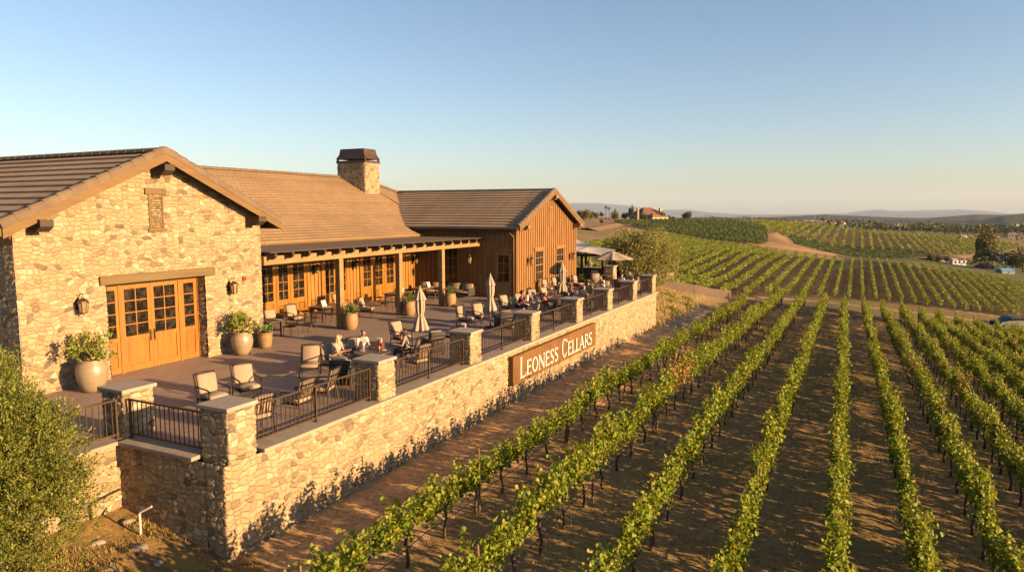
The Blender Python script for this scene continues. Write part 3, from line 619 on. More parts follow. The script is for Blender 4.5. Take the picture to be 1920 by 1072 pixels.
leaf_door(b1, T1, 14.95, 16.04, 2.96, 1.22, 2, 4, handle=15.97); leaf_door(b1, T1, 16.05, 17.13, 2.96, 1.22, 2, 4, handle=16.12)
leaf_door(b1, T1, 14.32, 14.85, 2.96, 1.22, 1, 4, 'sidelight', .1); leaf_door(b1, T1, 17.24, 17.94, 2.96, 1.22, 1, 4, 'sidelight', .14)
lv = B(); lv.T = Tx(-21.5); lv.box(15.86, 15.93, -.05, .05, 4.82, 5.98); lv.box(16.36, 16.43, -.05, .05, 4.82, 5.98)
for k in range(14):
    z = 4.85+k*.08; lv.add([(15.93,.05,z),(16.36,.05,z),(16.36,-.02,z+.075),(15.93,-.02,z+.075),(15.93,.035,z-.01),(16.36,.035,z-.01),(16.36,-.035,z+.065),(15.93,-.035,z+.065)],[(0,1,2,3),(7,6,5,4),(0,4,5,1),(1,5,6,2),(2,6,7,3),(3,7,4,0)])
v = part(b1, lv.ob('vent', M['lintel'])); q = B(); q.T = Tx(-21.5); q.bbox(15.73, 16.53, -.05, .09, 5.98, 6.19, .01); q.bbox(15.8, 16.5, -.05, .08, 4.72, 4.82, .01); o = q.ob('vent_trim', M['lintel']); o.parent = v
def slope_roof(name, y0, z0, y1, z1, xa, xb, n, m, root, thick=.05, lip=.045, ax='Y', bow=0., wav=0.):
    """stepped tile courses from the eave (y0,z0) up to the ridge (y1,z1), extruded between xa and xb"""
    b = B(); L = math.hypot(y1-y0, z1-z0); ny, nz_ = -(z1-z0)/L, (y1-y0)/L
    if nz_ < 0: ny, nz_ = -ny, -nz_
    P = []
    for k in range(n):
        for f, h in ((0, lip), (1, .0)):
            t = (k+f)/n; s = bow*(t-1)*t*0+bow*(1-t)**2; P.append((y0+(y1-y0)*t+ny*h, z0+(z1-z0)*t+nz_*h+s))
    Q = [(p[0]-ny*thick*0, p[1]-thick-.06) for p in (P[-1], P[0])]
    b.prism(P+Q, xa, xb, ax); return part(root, b.ob(name, m))
XB = -33
slope_roof('roof_slope', YL-.55, 4.98, YC, 7.40, XB, -20.98, 12, M['tileX'], b1, lip=.062, ax='X')
slope_roof('roof_slope', YR+.55, 4.98, YC, 7.40, XB, -20.98, 13, M['tileX'], b1, lip=.07, ax='X')
def rake(root, ya, za, yb, zb, x, n=13, r=.15):
    b = B()
    for k in range(n):
        p = Vector((x, ya+(yb-ya)*k/n, za+(zb-za)*k/n)); q = Vector((x, ya+(yb-ya)*(k+1.06)/n, za+(zb-za)*(k+1.06)/n)); d = (q-p).normalized(); up = Vector((1,0,0)).cross(d); up = up if up.z > 0 else -up
        vs = []
        for c, s_ in ((p, 1.0), (q, .93)):
            for (a, h) in ((-.17,.0),(-.17,.09),(-.10,.15),(.06,.15),(.12,.09),(.12,-.10),(.09,-.10),(.09,.0)): vs.append(tuple(c+Vector((a*s_,0,0))+up*(h*s_+(.02 if s_ == 1 else 0))))
        b.add(vs, [tuple(range(8)), tuple(range(15,7,-1))]+[(i,(i+1)%8,8+(i+1)%8,8+i) for i in range(8)])
    return part(root, b.ob('rake_tiles', M['rake']))
rake(b1, YL-.58, 5.02, YC, 7.44, -20.98, 13); rake(b1, YR+.58, 5.02, YC, 7.44, -20.98, 13)
def ridge(root, x0, x1, y, z, n, ax='X'):
    b = B()
    for k in range(n):
        a = x0+(x1-x0)*k/n; c = x0+(x1-x0)*(k+1.08)/n
        for_ = [(-.16,-.06),(-.13,.03),(0,.09),(.13,.03),(.16,-.06)]; vs = []
        for p, s_ in ((a,1.),(c,.9)):
            for (q, h) in for_: vs.append((p, y+q*s_, z+h*s_+.01) if ax == 'X' else (y+q*s_, p, z+h*s_+.01))
        b.add(vs, [(0,1,2,3,4),(9,8,7,6,5)]+[(i,(i+1)%5,5+(i+1)%5,5+i) for i in range(5)])
    return part(root, b.ob('ridge_tiles', M['rake']))
ridge(b1, -20.9, XB, YC, 7.46, 26)
def barge(root, ya, za, yc, zc, x, h=.27, m='trim', t=.05):
    for (y, z) in ((ya, za), (2*yc-ya, za)): part(root, B().prism([(y,z),(yc,zc),(yc,zc-h),(y,z-h)], x-t, x, 'X').ob('bargeboard', M[m]))
barge(b1, YL-.55, 4.93, YC, 7.35, -20.88)
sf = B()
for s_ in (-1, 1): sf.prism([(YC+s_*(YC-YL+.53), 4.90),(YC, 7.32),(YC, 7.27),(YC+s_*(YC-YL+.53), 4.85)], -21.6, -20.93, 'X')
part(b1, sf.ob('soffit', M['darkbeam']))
for y in (12.1, 16.2, 20.2):
    z = 7.05-.44*abs(y-YC)-.07; b = B(); b.prism([(-21.5, z-.36),(-21.0, z-.36),(-20.74, z-.2),(-20.74, z),(-21.5, z)], y-.19, y+.19, 'Y'); part(b1, b.ob('corbel', M['darkbeam']))
for y0 in (YL-.56, YR+.56): part(b1, B().bbox(XB, -20.95, y0-.04, y0+.04, 4.72, 4.94, .01).ob('gutter', M['trim']))
al = B(); al.bbox(-21.5, -21.40, 19.74, 19.90, 2.72, 2.88, .02); tag(al.ob('fire_alarm', M['red']), 'small red alarm box high on the stone gable wall beside the lantern', 'alarm')
# ------------------------------------------------------------------ timber hall
b2 = empty('timber_hall', (-30, 30, 0), 0, 'long low orange timber hall with tan tile roof behind the pergola', 'building')
XW = -26.3; hw = B(); hw.box(XW-.2, XW, 20.78, 40.6, -.05, 3.75); part(b2, hw.ob('wall', M['siding']))
D2 = [(25.17,26.25,2,'l'),(26.27,27.35,2,'r')]; bays = [(25.1,28.5),(29.72,30.85),(31.3,31.75),(33.05,36.5),(36.82,37.25)]
bt = B(); bt.T = Tx(XW); y = 20.9
while y < 39.7:
    if not any(a-.05 < y < c+.05 for a, c in bays): bt = B(); bt.T = Tx(XW); bt.box(y-.024, y+.024, 0, .045, 0, 3.3); part(b2, bt.ob('batten', M['siding']))
    y += .295

T2 = Tx(XW+.05); fr = B(); fr.T = Tx(XW)
for a, c in bays: fr.box(a-.09, a, 0, .10, 0, 3.0); fr.box(c, c+.09, 0, .0985, 0, 3.0); fr.box(a-.09, c+.09, 0, .105, 2.86, 3.02); fr.box(a, c, 0, .025, 0, 2.9)
part(b2, fr.ob('door_frames', M['door']))
for u0, u1, h in ((25.12,26.22,None),(26.27,28.4-1.07,None),(27.38,28.45,None)): pass
for u0, u1 in ((25.13,26.26),(27.27,28.47),(26.29,27.24)): leaf_door(b2, T2, u0, u1, 2.84, .92, 2, 4, handle=None, mt='door', st=.2 if u1-u0 > 1 else .15)
leaf_door(b2, T2, 29.74, 30.83, 2.84, .92, 2, 4, handle=30.74, st=.2)
leaf_door(b2, T2, 31.32, 31.73, 2.84, .92, 1, 4, 'sidelight', .1)
for u0, u1 in ((33.07,34.19),(34.21,35.33),(35.35,36.48)): leaf_door(b2, T2, u0, u1, 2.84, .95, 2, 4, st=.2)
leaf_door(b2, T2, 36.84, 37.23, 2.84, .95, 1, 4, 'sidelight', .1)
XR, ZR2 = -33.4, 7.85
def roof_hall():
    """slope with a slight flare at the eave, wavering shake courses"""
    n = 26; b = B(); P = []
    for k in range(n):
        for f, h in ((0,.018),(1,0)):
            t = (k+f)/n; P.append((-25.55+(XR+25.55)*t, 3.93+(ZR2-3.93)*(t*1.0)-.22*math.sin(t*math.pi)*.9*(1-t)+h))
    b.prism(P+[(XR, ZR2-.2),(-25.55, 3.80)], 20.5, 41.8, 'Y'); return b
part(b2, roof_hall().ob('roof_slope', M['shakeY']))
hb = B(); hb.add([(XR,41.8,ZR2),(-25.55,49.6,3.9),(-41.2,49.6,3.9),(XR,41.8,ZR2-.2)], [(0,1,2)]); hb.add([(XR,41.82,ZR2),(-25.55,41.82,3.88),(-25.55,49.6,3.9)], [(0,1,2)]); hb.add([(XR,20.5,ZR2),(XR,41.8,ZR2),(-41.2,41.8,3.9),(-41.2,20.5,3.9)], [(0,1,2,3)])
part(b2, hb.ob('roof_slope', M['shakeY']))
ridge(b2, 20.6, 41.9, XR, ZR2+.04, 50, 'Y')
hr = B(); 
for k in range(16):
    p = Vector((XR,41.9,ZR2+.06)).lerp(Vector((-25.55,49.6,3.98)), k/16.); q = Vector((XR,41.9,ZR2+.06)).lerp(Vector((-25.55,49.6,3.98)), (k+1.05)/16.); hr.tube([p, q], [.13,.11], 8)
part(b2, hr.ob('ridge_tiles', M['rake']))
part(b2, B().bbox(-25.62, -25.5, 20.75, 39.2, 3.72, 3.9, .02).ob('gutter', M['trim']))
part(b2, B().bbox(-25.68, -25.6, 20.8, 39.2, 3.38, 3.72, .01).ob('fascia', M['siding']))
part(b2, B().box(-26.3, -25.68, 20.8, 39.2, 3.36, 3.42).ob('soffit', M['siding']))
ch = part(b2, gridbox('chimney', -33.55, -31.1, 39.9, 41.5, 4.5, 8.84, M['stone'], st=.05, sides='xXyYZ'))
cp = B(); cx0, cx1, cy0, cy1 = -33.62, -31.03, 39.83, 41.57
cp.bbox(cx0, cx1, cy0, cy1, 8.84, 8.98, .01)
for (x, y) in ((cx0+.1,cy0+.1),(cx1-.1,cy0+.1),(cx0+.1,cy1-.1),(cx1-.1,cy1-.1)): cp.box(x-.06, x+.06, y-.06, y+.06, 8.98, 9.12)
e = .26; cp.add([(cx0,cy0,9.10),(cx1,cy0,9.10),(cx1,cy1,9.10),(cx0,cy1,9.10),(cx0+e*.75,cy0+e*.55,9.45),(cx1-e*.75,cy0+e*.55,9.45),(cx1-e*.75,cy1-e*.55,9.45),(cx0+e*.75,cy1-e*.55,9.45),(cx0+e,cy0+e*.75,9.82),(cx1-e,cy0+e*.75,9.82),(cx1-e,cy1-e*.75,9.82),(cx0+e,cy1-e*.75,9.82)],
  [(0,3,2,1),(8,9,10,11)]+[(i,(i+1)%4,4+(i+1)%4,4+i) for i in range(4)]+[(4+i,4+(i+1)%4,8+(i+1)%4,8+i) for i in range(4)])
M['copper'] = mat('brown_copper', (.13,.075,.05), .45, .25, 3, .003, metal=.3)
o = cp.ob('chimney_cap', M['copper']); o.parent = ch; o.matrix_parent_inverse = ch.matrix_world.inverted() if False else Matrix.Identity(4)
# ------------------------------------------------------------------ barn wing
b3 = empty('timber_barn', (-24, 44, 0), 0, 'orange board and batten barn wing with two small-paned windows, gable towards the vineyard', 'building')
XF, YA, YB, YM = -18.85, 38.9, 49.1, 44.0
P = [(YA,-.3),(YB,-.3),(YB,4.42),(YM,6.56),(YA,4.42)]
part(b3, B().prism(P, -31, XF, 'X').ob('wall', M['siding2']))
bt = B(); bt.T = Tx(XF); y = YA+.06; wins = [(41.72,42.98,.95,2.85),(45.3,46.62,.95,2.85)]
while y < YB:
    top = 6.5-abs(y-YM)*.42; seg = [(0, top)]
    for a, c, z0, z1 in wins:
        if a-.16 < y < c+.16: seg = [(0, z0-.14), (z1+.22, top)]
    if 43.95 < y < 44.55: seg = [(0, 4.45), (5.75, top)]
    for z0, z1 in seg: bt = B(); bt.T = Tx(XF); bt.box(y-.03, y+.03, 0, .05, z0, z1); part(b3, bt.ob('batten', M['siding2']))
    y += .345

bt = B(); bt.T = Ty(YA); x = -19.0
while x > -26.3:
    z0 = 0 if not (-20.35 < x < -19.05 or -24.35 < x < -22.85) else (3.15 if x < -22 else 3.25)
    bt = B(); bt.T = Ty(YA); bt.box(x-.03, x+.03, 0, .065, z0, 4.3); part(b3, bt.ob('batten', M['siding2']))
    x -= .345

part(b3, B().bbox(XF-.07, XF+.05, YA-.05, YA+.1, 0, 4.4, .01).ob('corner_board', M['siding2'])); part(b3, B().bbox(XF-.07, XF+.05, YB-.1, YB+.05, -.3, 4.4, .01).ob('corner_board', M['siding2']))
for a, c, z0, z1 in wins:
    f = B(); f.T = Tx(XF); f.box(a-.1, a, 0, .06, z0-.1, z1+.03); f.box(c, c+.1, 0, .06, z0-.1, z1+.03); f.box(a-.16, c+.16, 0, .08, z1+.03, z1+.2); f.box(a-.12, c+.12, 0, .09, z0-.16, z0-.06); f.box(a, c, -.0, .012, z0-.06, z1)
    wf = part(b3, f.ob('window', M['siding2'])); b = B(); b.T = Tx(XF); s_ = .045
    b.box(a, a+s_, .012, .045, z0-.06, z1); b.box(c-s_, c, .012, .045, z0-.06, z1); b.box(a, c, .012, .043, z1-s_, z1); b.box(a, c, .012, .043, z0-.06, z0-.06+s_)
    for k in (1, 2): x = a+(c-a)*k/3; b.box(x-.015, x+.015, .02, .040, z0, z1)
    for k in (1, 2, 3): z = z0+(z1-z0)*k/4; b.box(a, c, .02, .038, z-.015 if k != 2 else z-.025, z+.015 if k != 2 else z+.025)
    o = b.ob('window_bars', M['winwood']); o.parent = wf; g = B(); g.T = Tx(XF); g.box(a+s_, c-s_, .0125, .022, z0-.02, z1-s_); o = g.ob('pane', M['glass']); o.parent = wf
v = B(); v.T = Tx(XF); v.box(44.02, 44.08, 0, .05, 4.58, 5.6); v.box(44.42, 44.48, 0, .05, 4.58, 5.6); v.box(43.98, 44.52, 0, .07, 5.6, 5.72); v.box(43.98, 44.52, 0, .07, 4.48, 4.58)
for k in range(11): v.box(44.08, 44.42, .0, .03, 4.6+k*.09, 4.65+k*.09)
part(b3, v.ob('vent', M['siding2']))
leaf_door(b3, Ty(YA-.04), -20.2, -19.2, 2.85, 1.05, 2, 3, handle=-20.12, mt='winwood')
f = B(); f.T = Ty(YA); f.box(-20.32, -20.2, 0, .08, 0, 2.9); f.box(-19.2, -19.08, 0, .08, 0, 2.9); f.box(-20.42, -18.98, 0, .1, 2.9, 3.12); f.box(-20.2, -19.2, 0, .008, 0, 2.9); part(b3, f.ob('door_frame', M['siding2']))
f = B(); f.T = Ty(YA); f.box(-24.25, -24.13, 0, .06, .7, 3.0); f.box(-23.05, -22.93, 0, .06, .7, 3.0); f.box(-24.3, -22.88, 0, .08, 3.0, 3.14); f.box(-24.3, -22.88, 0, .09, .6, .7)
wf = part(b3, f.ob('window', M['siding2'])); g = B(); g.T = Ty(YA); g.box(-24.13, -23.05, 0, .012, .7, 3.0); o = g.ob('pane', M['glass']); o.parent = wf
b = B(); b.T = Ty(YA)
for k in (1, 2): x = -24.13+1.08*k/3; b.box(x-.015, x+.015, .012, .03, .7, 3.0)
for k in (1, 2, 3): z = .7+2.3*k/4; b.box(-24.13, -23.05, .012, .028, z-.015, z+.015)
o = b.ob('window_bars', M['winwood']); o.parent = wf
slope_roof('roof_slope', YA-.5, 4.42, YM, 6.82, -35, -18.45, 14, M['tileX'], b3, lip=.07, ax='X')
slope_roof('roof_slope', YB+.5, 4.42, YM, 6.82, -35, -18.45, 14, M['tileX'], b3, lip=.07, ax='X')
rake(b3, YA-.53, 4.46, YM, 6.86, -18.45, 15); rake(b3, YB+.53, 4.46, YM, 6.86, -18.45, 15); ridge(b3, -18.4, -32.0, YM, 6.88, 32)
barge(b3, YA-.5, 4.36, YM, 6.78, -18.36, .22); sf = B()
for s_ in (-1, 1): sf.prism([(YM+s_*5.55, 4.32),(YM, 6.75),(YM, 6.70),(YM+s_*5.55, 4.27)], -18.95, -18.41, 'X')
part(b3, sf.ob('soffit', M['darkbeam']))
for y in (39.5, 44.0, 48.6): z = 6.55-.43*abs(y-YM)-.06; b = B(); b.prism([(-18.85, z-.30),(-18.42, z-.30),(-18.22, z-.16),(-18.22, z),(-18.85, z)], y-.16, y+.16, 'Y'); part(b3, b.ob('corbel', M['beam']))
part(b3, B().bbox(-26.0, -18.5, YA-.62, YA-.5, 4.22, 4.38, .02).ob('gutter', M['darkbeam']))
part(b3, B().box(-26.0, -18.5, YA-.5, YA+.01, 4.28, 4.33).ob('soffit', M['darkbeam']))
part(b3, B().tube([(-19.05,YA-.55,4.25),(-19.05,YA-.5,4.08),(-18.98,YA-.13,3.85),(-18.98,YA-.1,3.6),(-18.98,YA-.1,.1)], .045, 8).ob('downspout', M['trim'], smooth=True))
# ------------------------------------------------------------------ pergola
pg = empty('pergola', (-23.5, 29.5, 0), 0, 'timber pergola on square posts along the long timber hall', 'pergola')
for y in (25.4, 30.1, 34.3):
    part(pg, B().bbox(-21.55, -21.27, y-.14, y+.14, 0, 3.25, .012).ob('post', M['beam']))
part(pg, B().bbox(-21.5, -21.32, 20.76, 38.75, 3.25, 3.6, .012).ob('beam', M['beam']))
part(pg, B().bbox(-26.25, -26.1, 20.8, 38.75, 3.1, 3.34, .01).ob('ledger', M['beam']))
rm = B().prism([(-26.1,3.42),(-21.05,3.42),(-20.86,3.52),(-20.86,3.68),(-26.1,3.68)], -.06, .06, 'Y').me('rafter', M['darkbeam'])  # rafters lie in shade, painted in by the darker timber colour
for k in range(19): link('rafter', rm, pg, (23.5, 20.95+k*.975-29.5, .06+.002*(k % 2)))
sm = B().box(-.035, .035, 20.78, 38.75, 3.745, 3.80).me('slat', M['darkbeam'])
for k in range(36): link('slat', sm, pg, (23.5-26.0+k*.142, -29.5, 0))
# ------------------------------------------------------------------ wall lanterns
def lantern(loc, rz, label, s=1.):
    r = empty('wall_lantern', loc, rz, label, 'lantern', 'black wall lanterns'); r.scale = (s,s,s)
    b = B(); b.bbox(0, .03, -.07, .07, -.22, .12, .008); b.tube([(.03,0,.05),(.10,0,.20),(.17,0,.30),(.26,0,.30),(.30,0,.24),(.28,0,.19)], .012, 6); b.tube([(.03,0,-.15),(.16,0,-.16)], .012, 6); b.ob('bracket', M['black'], r, smooth=40)
    b = B(); c = (.28, 0, 0)
    b.lathe([(.0,.23),(.03,.22),(.035,.17),(.07,.15),(.16,.06),(.17,.03),(.165,.02)], 8, c); b.lathe([(.11,-.30),(.12,-.28),(.12,-.26)], 8, c); b.lathe([(.0,-.38),(.025,-.36),(.02,-.33),(.06,-.31),(.11,-.30)], 8, c)
    for k in range(8):
        a = 2*math.pi*(k+.0)/8; b.tube([(.28+.155*math.cos(a), .155*math.sin(a), .03), (.28+.115*math.cos(a), .115*math.sin(a), -.27)], .007, 4)
    b.ob('cage', M['brass'], r); B().lathe([(.105,-.26),(.145,.02)], 8, c).ob('lamp_glass', M['lampglass'], r); return r
lantern((-21.5, 13.28, 2.6), 0, 'large lantern on the stone wall left of the double doors'); lantern((-21.5, 19.1, 2.6), 0, 'large lantern on the stone wall right of the double doors')
lantern((XW+.03, 29.05, 2.42), 0, 'lantern on the timber hall between the triple and single doors'); lantern((XW+.03, 32.4, 2.42), 0, 'lantern on the timber hall left of the three glazed doors in the middle')
lantern((XW+.03, 38.5, 2.35), 0, 'lantern on the timber hall near its shaded far corner'); lantern((XF+.03, 40.5, 2.35), 0, 'lantern on the sunny barn gable left of its windows')
lantern((XF+.03, 47.9, 2.25), 0, 'lantern on the sunny barn gable right of its windows'); lantern((-22.0, YA-.03, 2.45), R(-90), 'lantern on the shaded side wall of the barn, right of the pergola')
# ------------------------------------------------------------------ near vineyard
ROWX = [-8.25,-6.1,-4.02,-2.0,-.12,1.5,3.15,4.75,6.35,7.95,9.55,11.15,12.75,14.35,15.95,17.55,19.15,20.75,22.35,23.95,25.55,27.15]
DR = [.004,0,-.003,-.006,-.012]+[-.010]*17
def rowx(i, y): return ROWX[i]+DR[i]*(y-20)
ords = ['first','second','third','fourth','fifth','sixth','seventh','eighth','ninth','tenth','eleventh','twelfth']
VL = 1.5
def vine_variant(k, m):
    r = np.random.default_rng(100+k); cl = []
    # shoots climbing and spilling from the cordon
    for s in range(48):
        y0 = r.uniform(-.82, .82); x0 = r.normal(0, .055); z0 = r.uniform(.74, .98); L = r.uniform(.24, .56) if r.random() < .88 else r.uniform(.6, .85)
        dx, dy = r.normal(0, .16), r.normal(0, .25); n_ = int(L*35)
        t = np.linspace(0, 1, n_); sag = .35*np.abs(dx)*t**2
        cl.append(np.stack([x0+dx*t*L*1.2+r.normal(0,.05,n_), y0+dy*t*L+r.normal(0,.05,n_), z0+L*t-sag*L+r.normal(0,.04,n_)], 1))
    for s in range(9):
        y0 = r.uniform(-.8, .8); sd = r.choice([-1,1]); n_ = 6; t = np.linspace(0, 1, n_); cl.append(np.stack([sd*(.06+.13*t)+r.normal(0,.04,n_), y0+r.normal(0,.05,n_), .98-.28*t+r.normal(0,.04,n_)], 1))
    return leaf_mesh('foliage', np.concatenate(cl), .093, m, .95, up=(0,0,.3), upw=.1)
def trunk_variant(k):
    b = B(); r = random.Random(k); x = r.uniform(-.04,.04)
    b.tube([(0,0,-.08),(x,r.uniform(-.04,.04),.25),(-x,r.uniform(-.05,.05),.5),(0,0,.78)], [.045,.035,.032,.04], 7)
    for s in (-1,1): b.tube([(0,0,.74),(r.uniform(-.03,.03),s*.25,.84),(0,s*.75,.86)], [.032,.024,.015], 5)
    return b.me('trunk', M['bark'], True)
FOL = [vine_variant(k, M['vine']) for k in range(7)]+[vine_variant(9, M['vinedry'])]; TRK = [trunk_variant(k) for k in range(4)]
def yend(i):
    for y in np.arange(20, 100, .5):
        px, py = prj(rowx(i,y), y, g1(rowx(i,y), y))
        lim = np.interp(px, [1300,1418,1480,1540,1620,1700,1800,1880,2000], [564,566,570,577,585,600,618,635,658])
        if py < lim+4: return y
    return 95
allv = []
for i in range(len(ROWX)):
    ye = yend(i) if i else 60.5; y = 7.5+(i*.37 % 1)
    while y < ye-.5:
        x = rowx(i, y); z = g1(x, y); px, py = prj(x, y, z+1.2); d = x*CF[0]+y*CF[1]
        gap = (i == 0 and 38.6 < y < 41.3) or random.random() < .015
        if -80 < px < 3000 and py < 1250 and d > 3 and not gap: allv.append((d, i, x, y, z))
        y += VL+random.uniform(-.12,.12)
allv.sort(); NV = 300; rest = []
nskip = 0
def vis(x, y, z): q = prj(x, y, z+1); return -50 < q[0] < 1960 and q[1] < 1150
for n_, (d, i, x, y, z) in enumerate(allv):
    if n_ < NV+nskip and not vis(x, y, z): nskip += 1; rest.append((x, y, z)); continue
    if n_ < NV+nskip:
        r = empty('grapevine', (x, y, z), random.choice([0, math.pi])+random.uniform(-.06,.06), f'leafy grapevine in the {ords[i] if i < 12 else "outermost"} row of the near vineyard, counting away from the stone wall', 'grapevine', f'grapevines in the {ords[i] if i < 12 else "outermost"} near row')
        s = random.uniform(.9, 1.24) if i else random.uniform(.84, 1.06); r.scale = (random.uniform(.85,1.15), 1.04, s)
        fv = FOL[7] if (i == 1 and 26 < y < 29) or random.random() < .012 else FOL[random.randrange(7)]
        link('foliage', fv, r); link('trunk', TRK[random.randrange(4)], r)
    else: rest.append((x, y, z))
def me_arr(me):
    v = np.empty(len(me.vertices)*3, np.float32); me.vertices.foreach_get('co', v); f = np.empty(len(me.loops), np.int32); me.loops.foreach_get('vertex_index', f); return v.reshape(-1,3), f.reshape(-1,4)
fa = [me_arr(FOL[k]) for k in range(7)]; V = []; F = []; o = 0
for (x, y, z) in rest:
    v, f = fa[random.randrange(7)]; sg = random.choice([-1,1]); V.append(v*np.array([sg, sg, random.uniform(.9,1.24)])+np.array([x, y, z])); F.append(f+o); o += len(v)
print('vines', len(allv))
if rest: tag(link('grapevines', npmesh('grapevines', np.concatenate(V), np.concatenate(F), M['vine'])), 'mass of grapevines filling the outer and far ends of the near vineyard rows', 'grapevines', kind='stuff')
b = B()
for (x, y, z) in rest: b.tube([(x,y,z-.05),(x+random.uniform(-.04,.04),y,z+.4),(x,y,z+.85)], .03, 4)
tag(b.ob('vine_stems', M['bark']), kind='stuff')
# stakes and drip hoses
pm = [B().tube([(0,0,-.1),(.012*k,0,1.0),(.0,.02,h)], [.034,.032,.03], 6).me('stake', M['post']) for k, h in ((0,1.55),(1,1.68),(-1,1.48))]
pe = B().tube([(0,0,-.1),(0,0,1.75)], .06, 8).me('stake', M['post'])
for i in range(12):
    ye = yend(i) if i else 60.5; g = f'wooden stakes in the {ords[i]} near row'
    y = 8.6+(i*2.3 % 3.9); c = 0
    while y < ye:
        x = rowx(i, y)+.04; z = g1(x, y); px, py = prj(x, y, z+1)
        if -60 < px < 1960 and py < 1180 and not (i == 0 and 38.7 < y < 41): tag(link('vine_stake', pm[c % 3], None, (x, y, z), random.random()*3), f'weathered wooden stake poking out of the {ords[i]} row of vines from the stone wall', 'post', g)
        y += 6.2+random.uniform(-.25,.25); c += 1
    tag(link('vine_stake', pe, None, (rowx(i,ye)+.02, ye+.1, g1(rowx(i,ye), ye+.1)), 0), f'thick end post where the {ords[i]} near row meets the dirt road', 'post', 'end posts of the near vineyard rows')
    ys = np.arange(8, ye, 1.5); pts = [(rowx(i,q)+.06, q, g1(rowx(i,q), q)+.48+.04*math.sin(q*2.1)) for q in ys]
    tag(B().tube(pts, .011, 4).ob('drip_hose', M['hose']), f'thin black drip hose running under the {ords[i]} row of vines from the stone wall', 'hose', 'drip hoses')
# low weeds and dry grass between the rows
def tufts(name, pts, h, per, m, spread=.10, lab=None):
    C = []; 
    P = np.repeat(pts, per, 0); n_ = len(P); hh = h*rng.uniform(.4, 1.2, n_); a = rng.uniform(0, 2*np.pi, n_); ln = rng.uniform(.1,.7,n_)*hh
    base = P+np.stack([rng.normal(0,spread,n_), rng.normal(0,spread,n_), np.zeros(n_)-.01], 1); tip = base+np.stack([np.cos(a)*ln, np.sin(a)*ln, hh], 1)
    w_ = np.stack([-np.sin(a), np.cos(a), np.zeros(n_)], 1)*(.006+.04*h); mid = base*.45+tip*.55+np.array([0,0,1])*(.12*hh)[:,None]
    V = np.stack([base-w_, base+w_, mid+w_*.8, mid-w_*.8, tip], 1).reshape(-1,3); k = np.arange(n_)[:,None]*5
    V = np.stack([base-w_, base+w_, mid+w_*.7, tip, mid-w_*.7], 1).reshape(-1,3)
    me = bpy.data.meshes.new(name); F = (k+np.array([[0,1,2,4]])); F2 = (k+np.array([[4,2,3,3]]))
    q = npmesh(name, np.stack([base-w_, base+w_, mid+w_*.7, mid-w_*.7, mid-w_*.7, mid+w_*.7, tip+w_*.1, tip-w_*.1], 1).reshape(-1,3), np.arange(8*n_).reshape(-1,4), m)
    return tag(link(name, q), lab, None, kind='stuff')
n_ = 26000; X = rng.uniform(-8.6, 20, n_); Y = rng.uniform(8, 62, n_); dm = fbm(X*.5, Y*.5, 4, 7)+.25*fbm(X*3, Y*.6, 2, 3); k = dm > .02
X, Y = X[k], Y[k]; k = rng.random(len(X)) < np.clip(22/np.maximum(Y, 8), .25, 1); X, Y = X[k], Y[k]
tufts('weeds', np.stack([X, Y, gz(X, Y)], 1), .09, 5, M['grass'], .12, 'low dry weeds between the vine rows')
X = np.concatenate([rng.uniform(-15.4,-11.9,3500), rng.uniform(-11.9,-6,1500)]); Y = np.concatenate([rng.uniform(5,10.3,3500), rng.uniform(6,11,1500)]); k = fbm(X*.9, Y*.9, 3, 17) > -.05; X, Y = X[k], Y[k]
tufts('weeds', np.stack([X, Y, gz(X, Y)], 1), .08, 5, M['grass'], .08, 'sparse weeds on the bank below the rubble wall')
# dry planting beyond the far end of the wall
n_ = 5200; X = rng.uniform(-19, -11.7, n_); Y = rng.uniform(46.6, 60, n_); k = (fbm(X*.5, Y*.5, 3, 12) > -.08); X, Y = X[k], Y[k]
tufts('dry_grasses', np.stack([X, Y, gz(X, Y)], 1), .42, 9, M['drygrass'], .16, 'straw coloured dry grasses beyond the end of the wall')
def shrub_mesh(name, rx, rz, n_, m, leaf, seed=0, up=.3, asp=.5, hollow=.55):
    r = np.random.default_rng(seed); a = r.normal(size=(n_,3)); a /= np.linalg.norm(a, axis=1)[:,None]; a[:,2] = np.abs(a[:,2])*.95-.05
    q = a*2.3+seed; lump = 1+.34*(fbm(q[:,0]+q[:,2], q[:,1]-q[:,2]*.7, 3, seed))
    rr = (hollow+(1-hollow)*r.random(n_)**.5)*lump; return leaf_mesh(name, a*rr[:,None]*np.array([rx, rx, rz]), leaf, m, asp, up=(0,0,1), upw=up)
sh = [shrub_mesh('foliage', .55, .6, 420, M['bush'], .13, 3), shrub_mesh('foliage', .5, .5, 380, M['olive'], .12, 4), shrub_mesh('foliage', .6, .55, 420, M['citrus'], .12, 5)]
labs = ['low rounded shrub at the foot of the far end of the wall','grey green shrub beside the gravel path, nearest its bend','small yellow green shrub in the dry planting beyond the wall','low shrub beside the path in the dry grasses, near the road wall','rounded shrub at the far side of the dry planting','small shrub under the bushy tree']
for k, (x, y, s, q) in enumerate([(-12.6,47.3,1.0,1),(-12.2,51.5,1.1,0),(-12.9,54.3,1.0,2),(-12.0,55.4,1.1,0),(-12.4,57.6,1.2,1),(-14.2,50.1,.9,2),(-13.2,49.2,.9,0),(-14.0,53.0,1.2,1),(-13.6,56.4,1.0,2),(-15.2,55.4,1.1,0)]):
    o = tag(link('shrub', sh[q], None, (x, y, g1(x,y)+.05), k*1.3), 'low shrub in the straw coloured planting beside the gravel path', 'shrub', 'low shrubs in the dry planting'); o.scale = (s,s,s*.9)
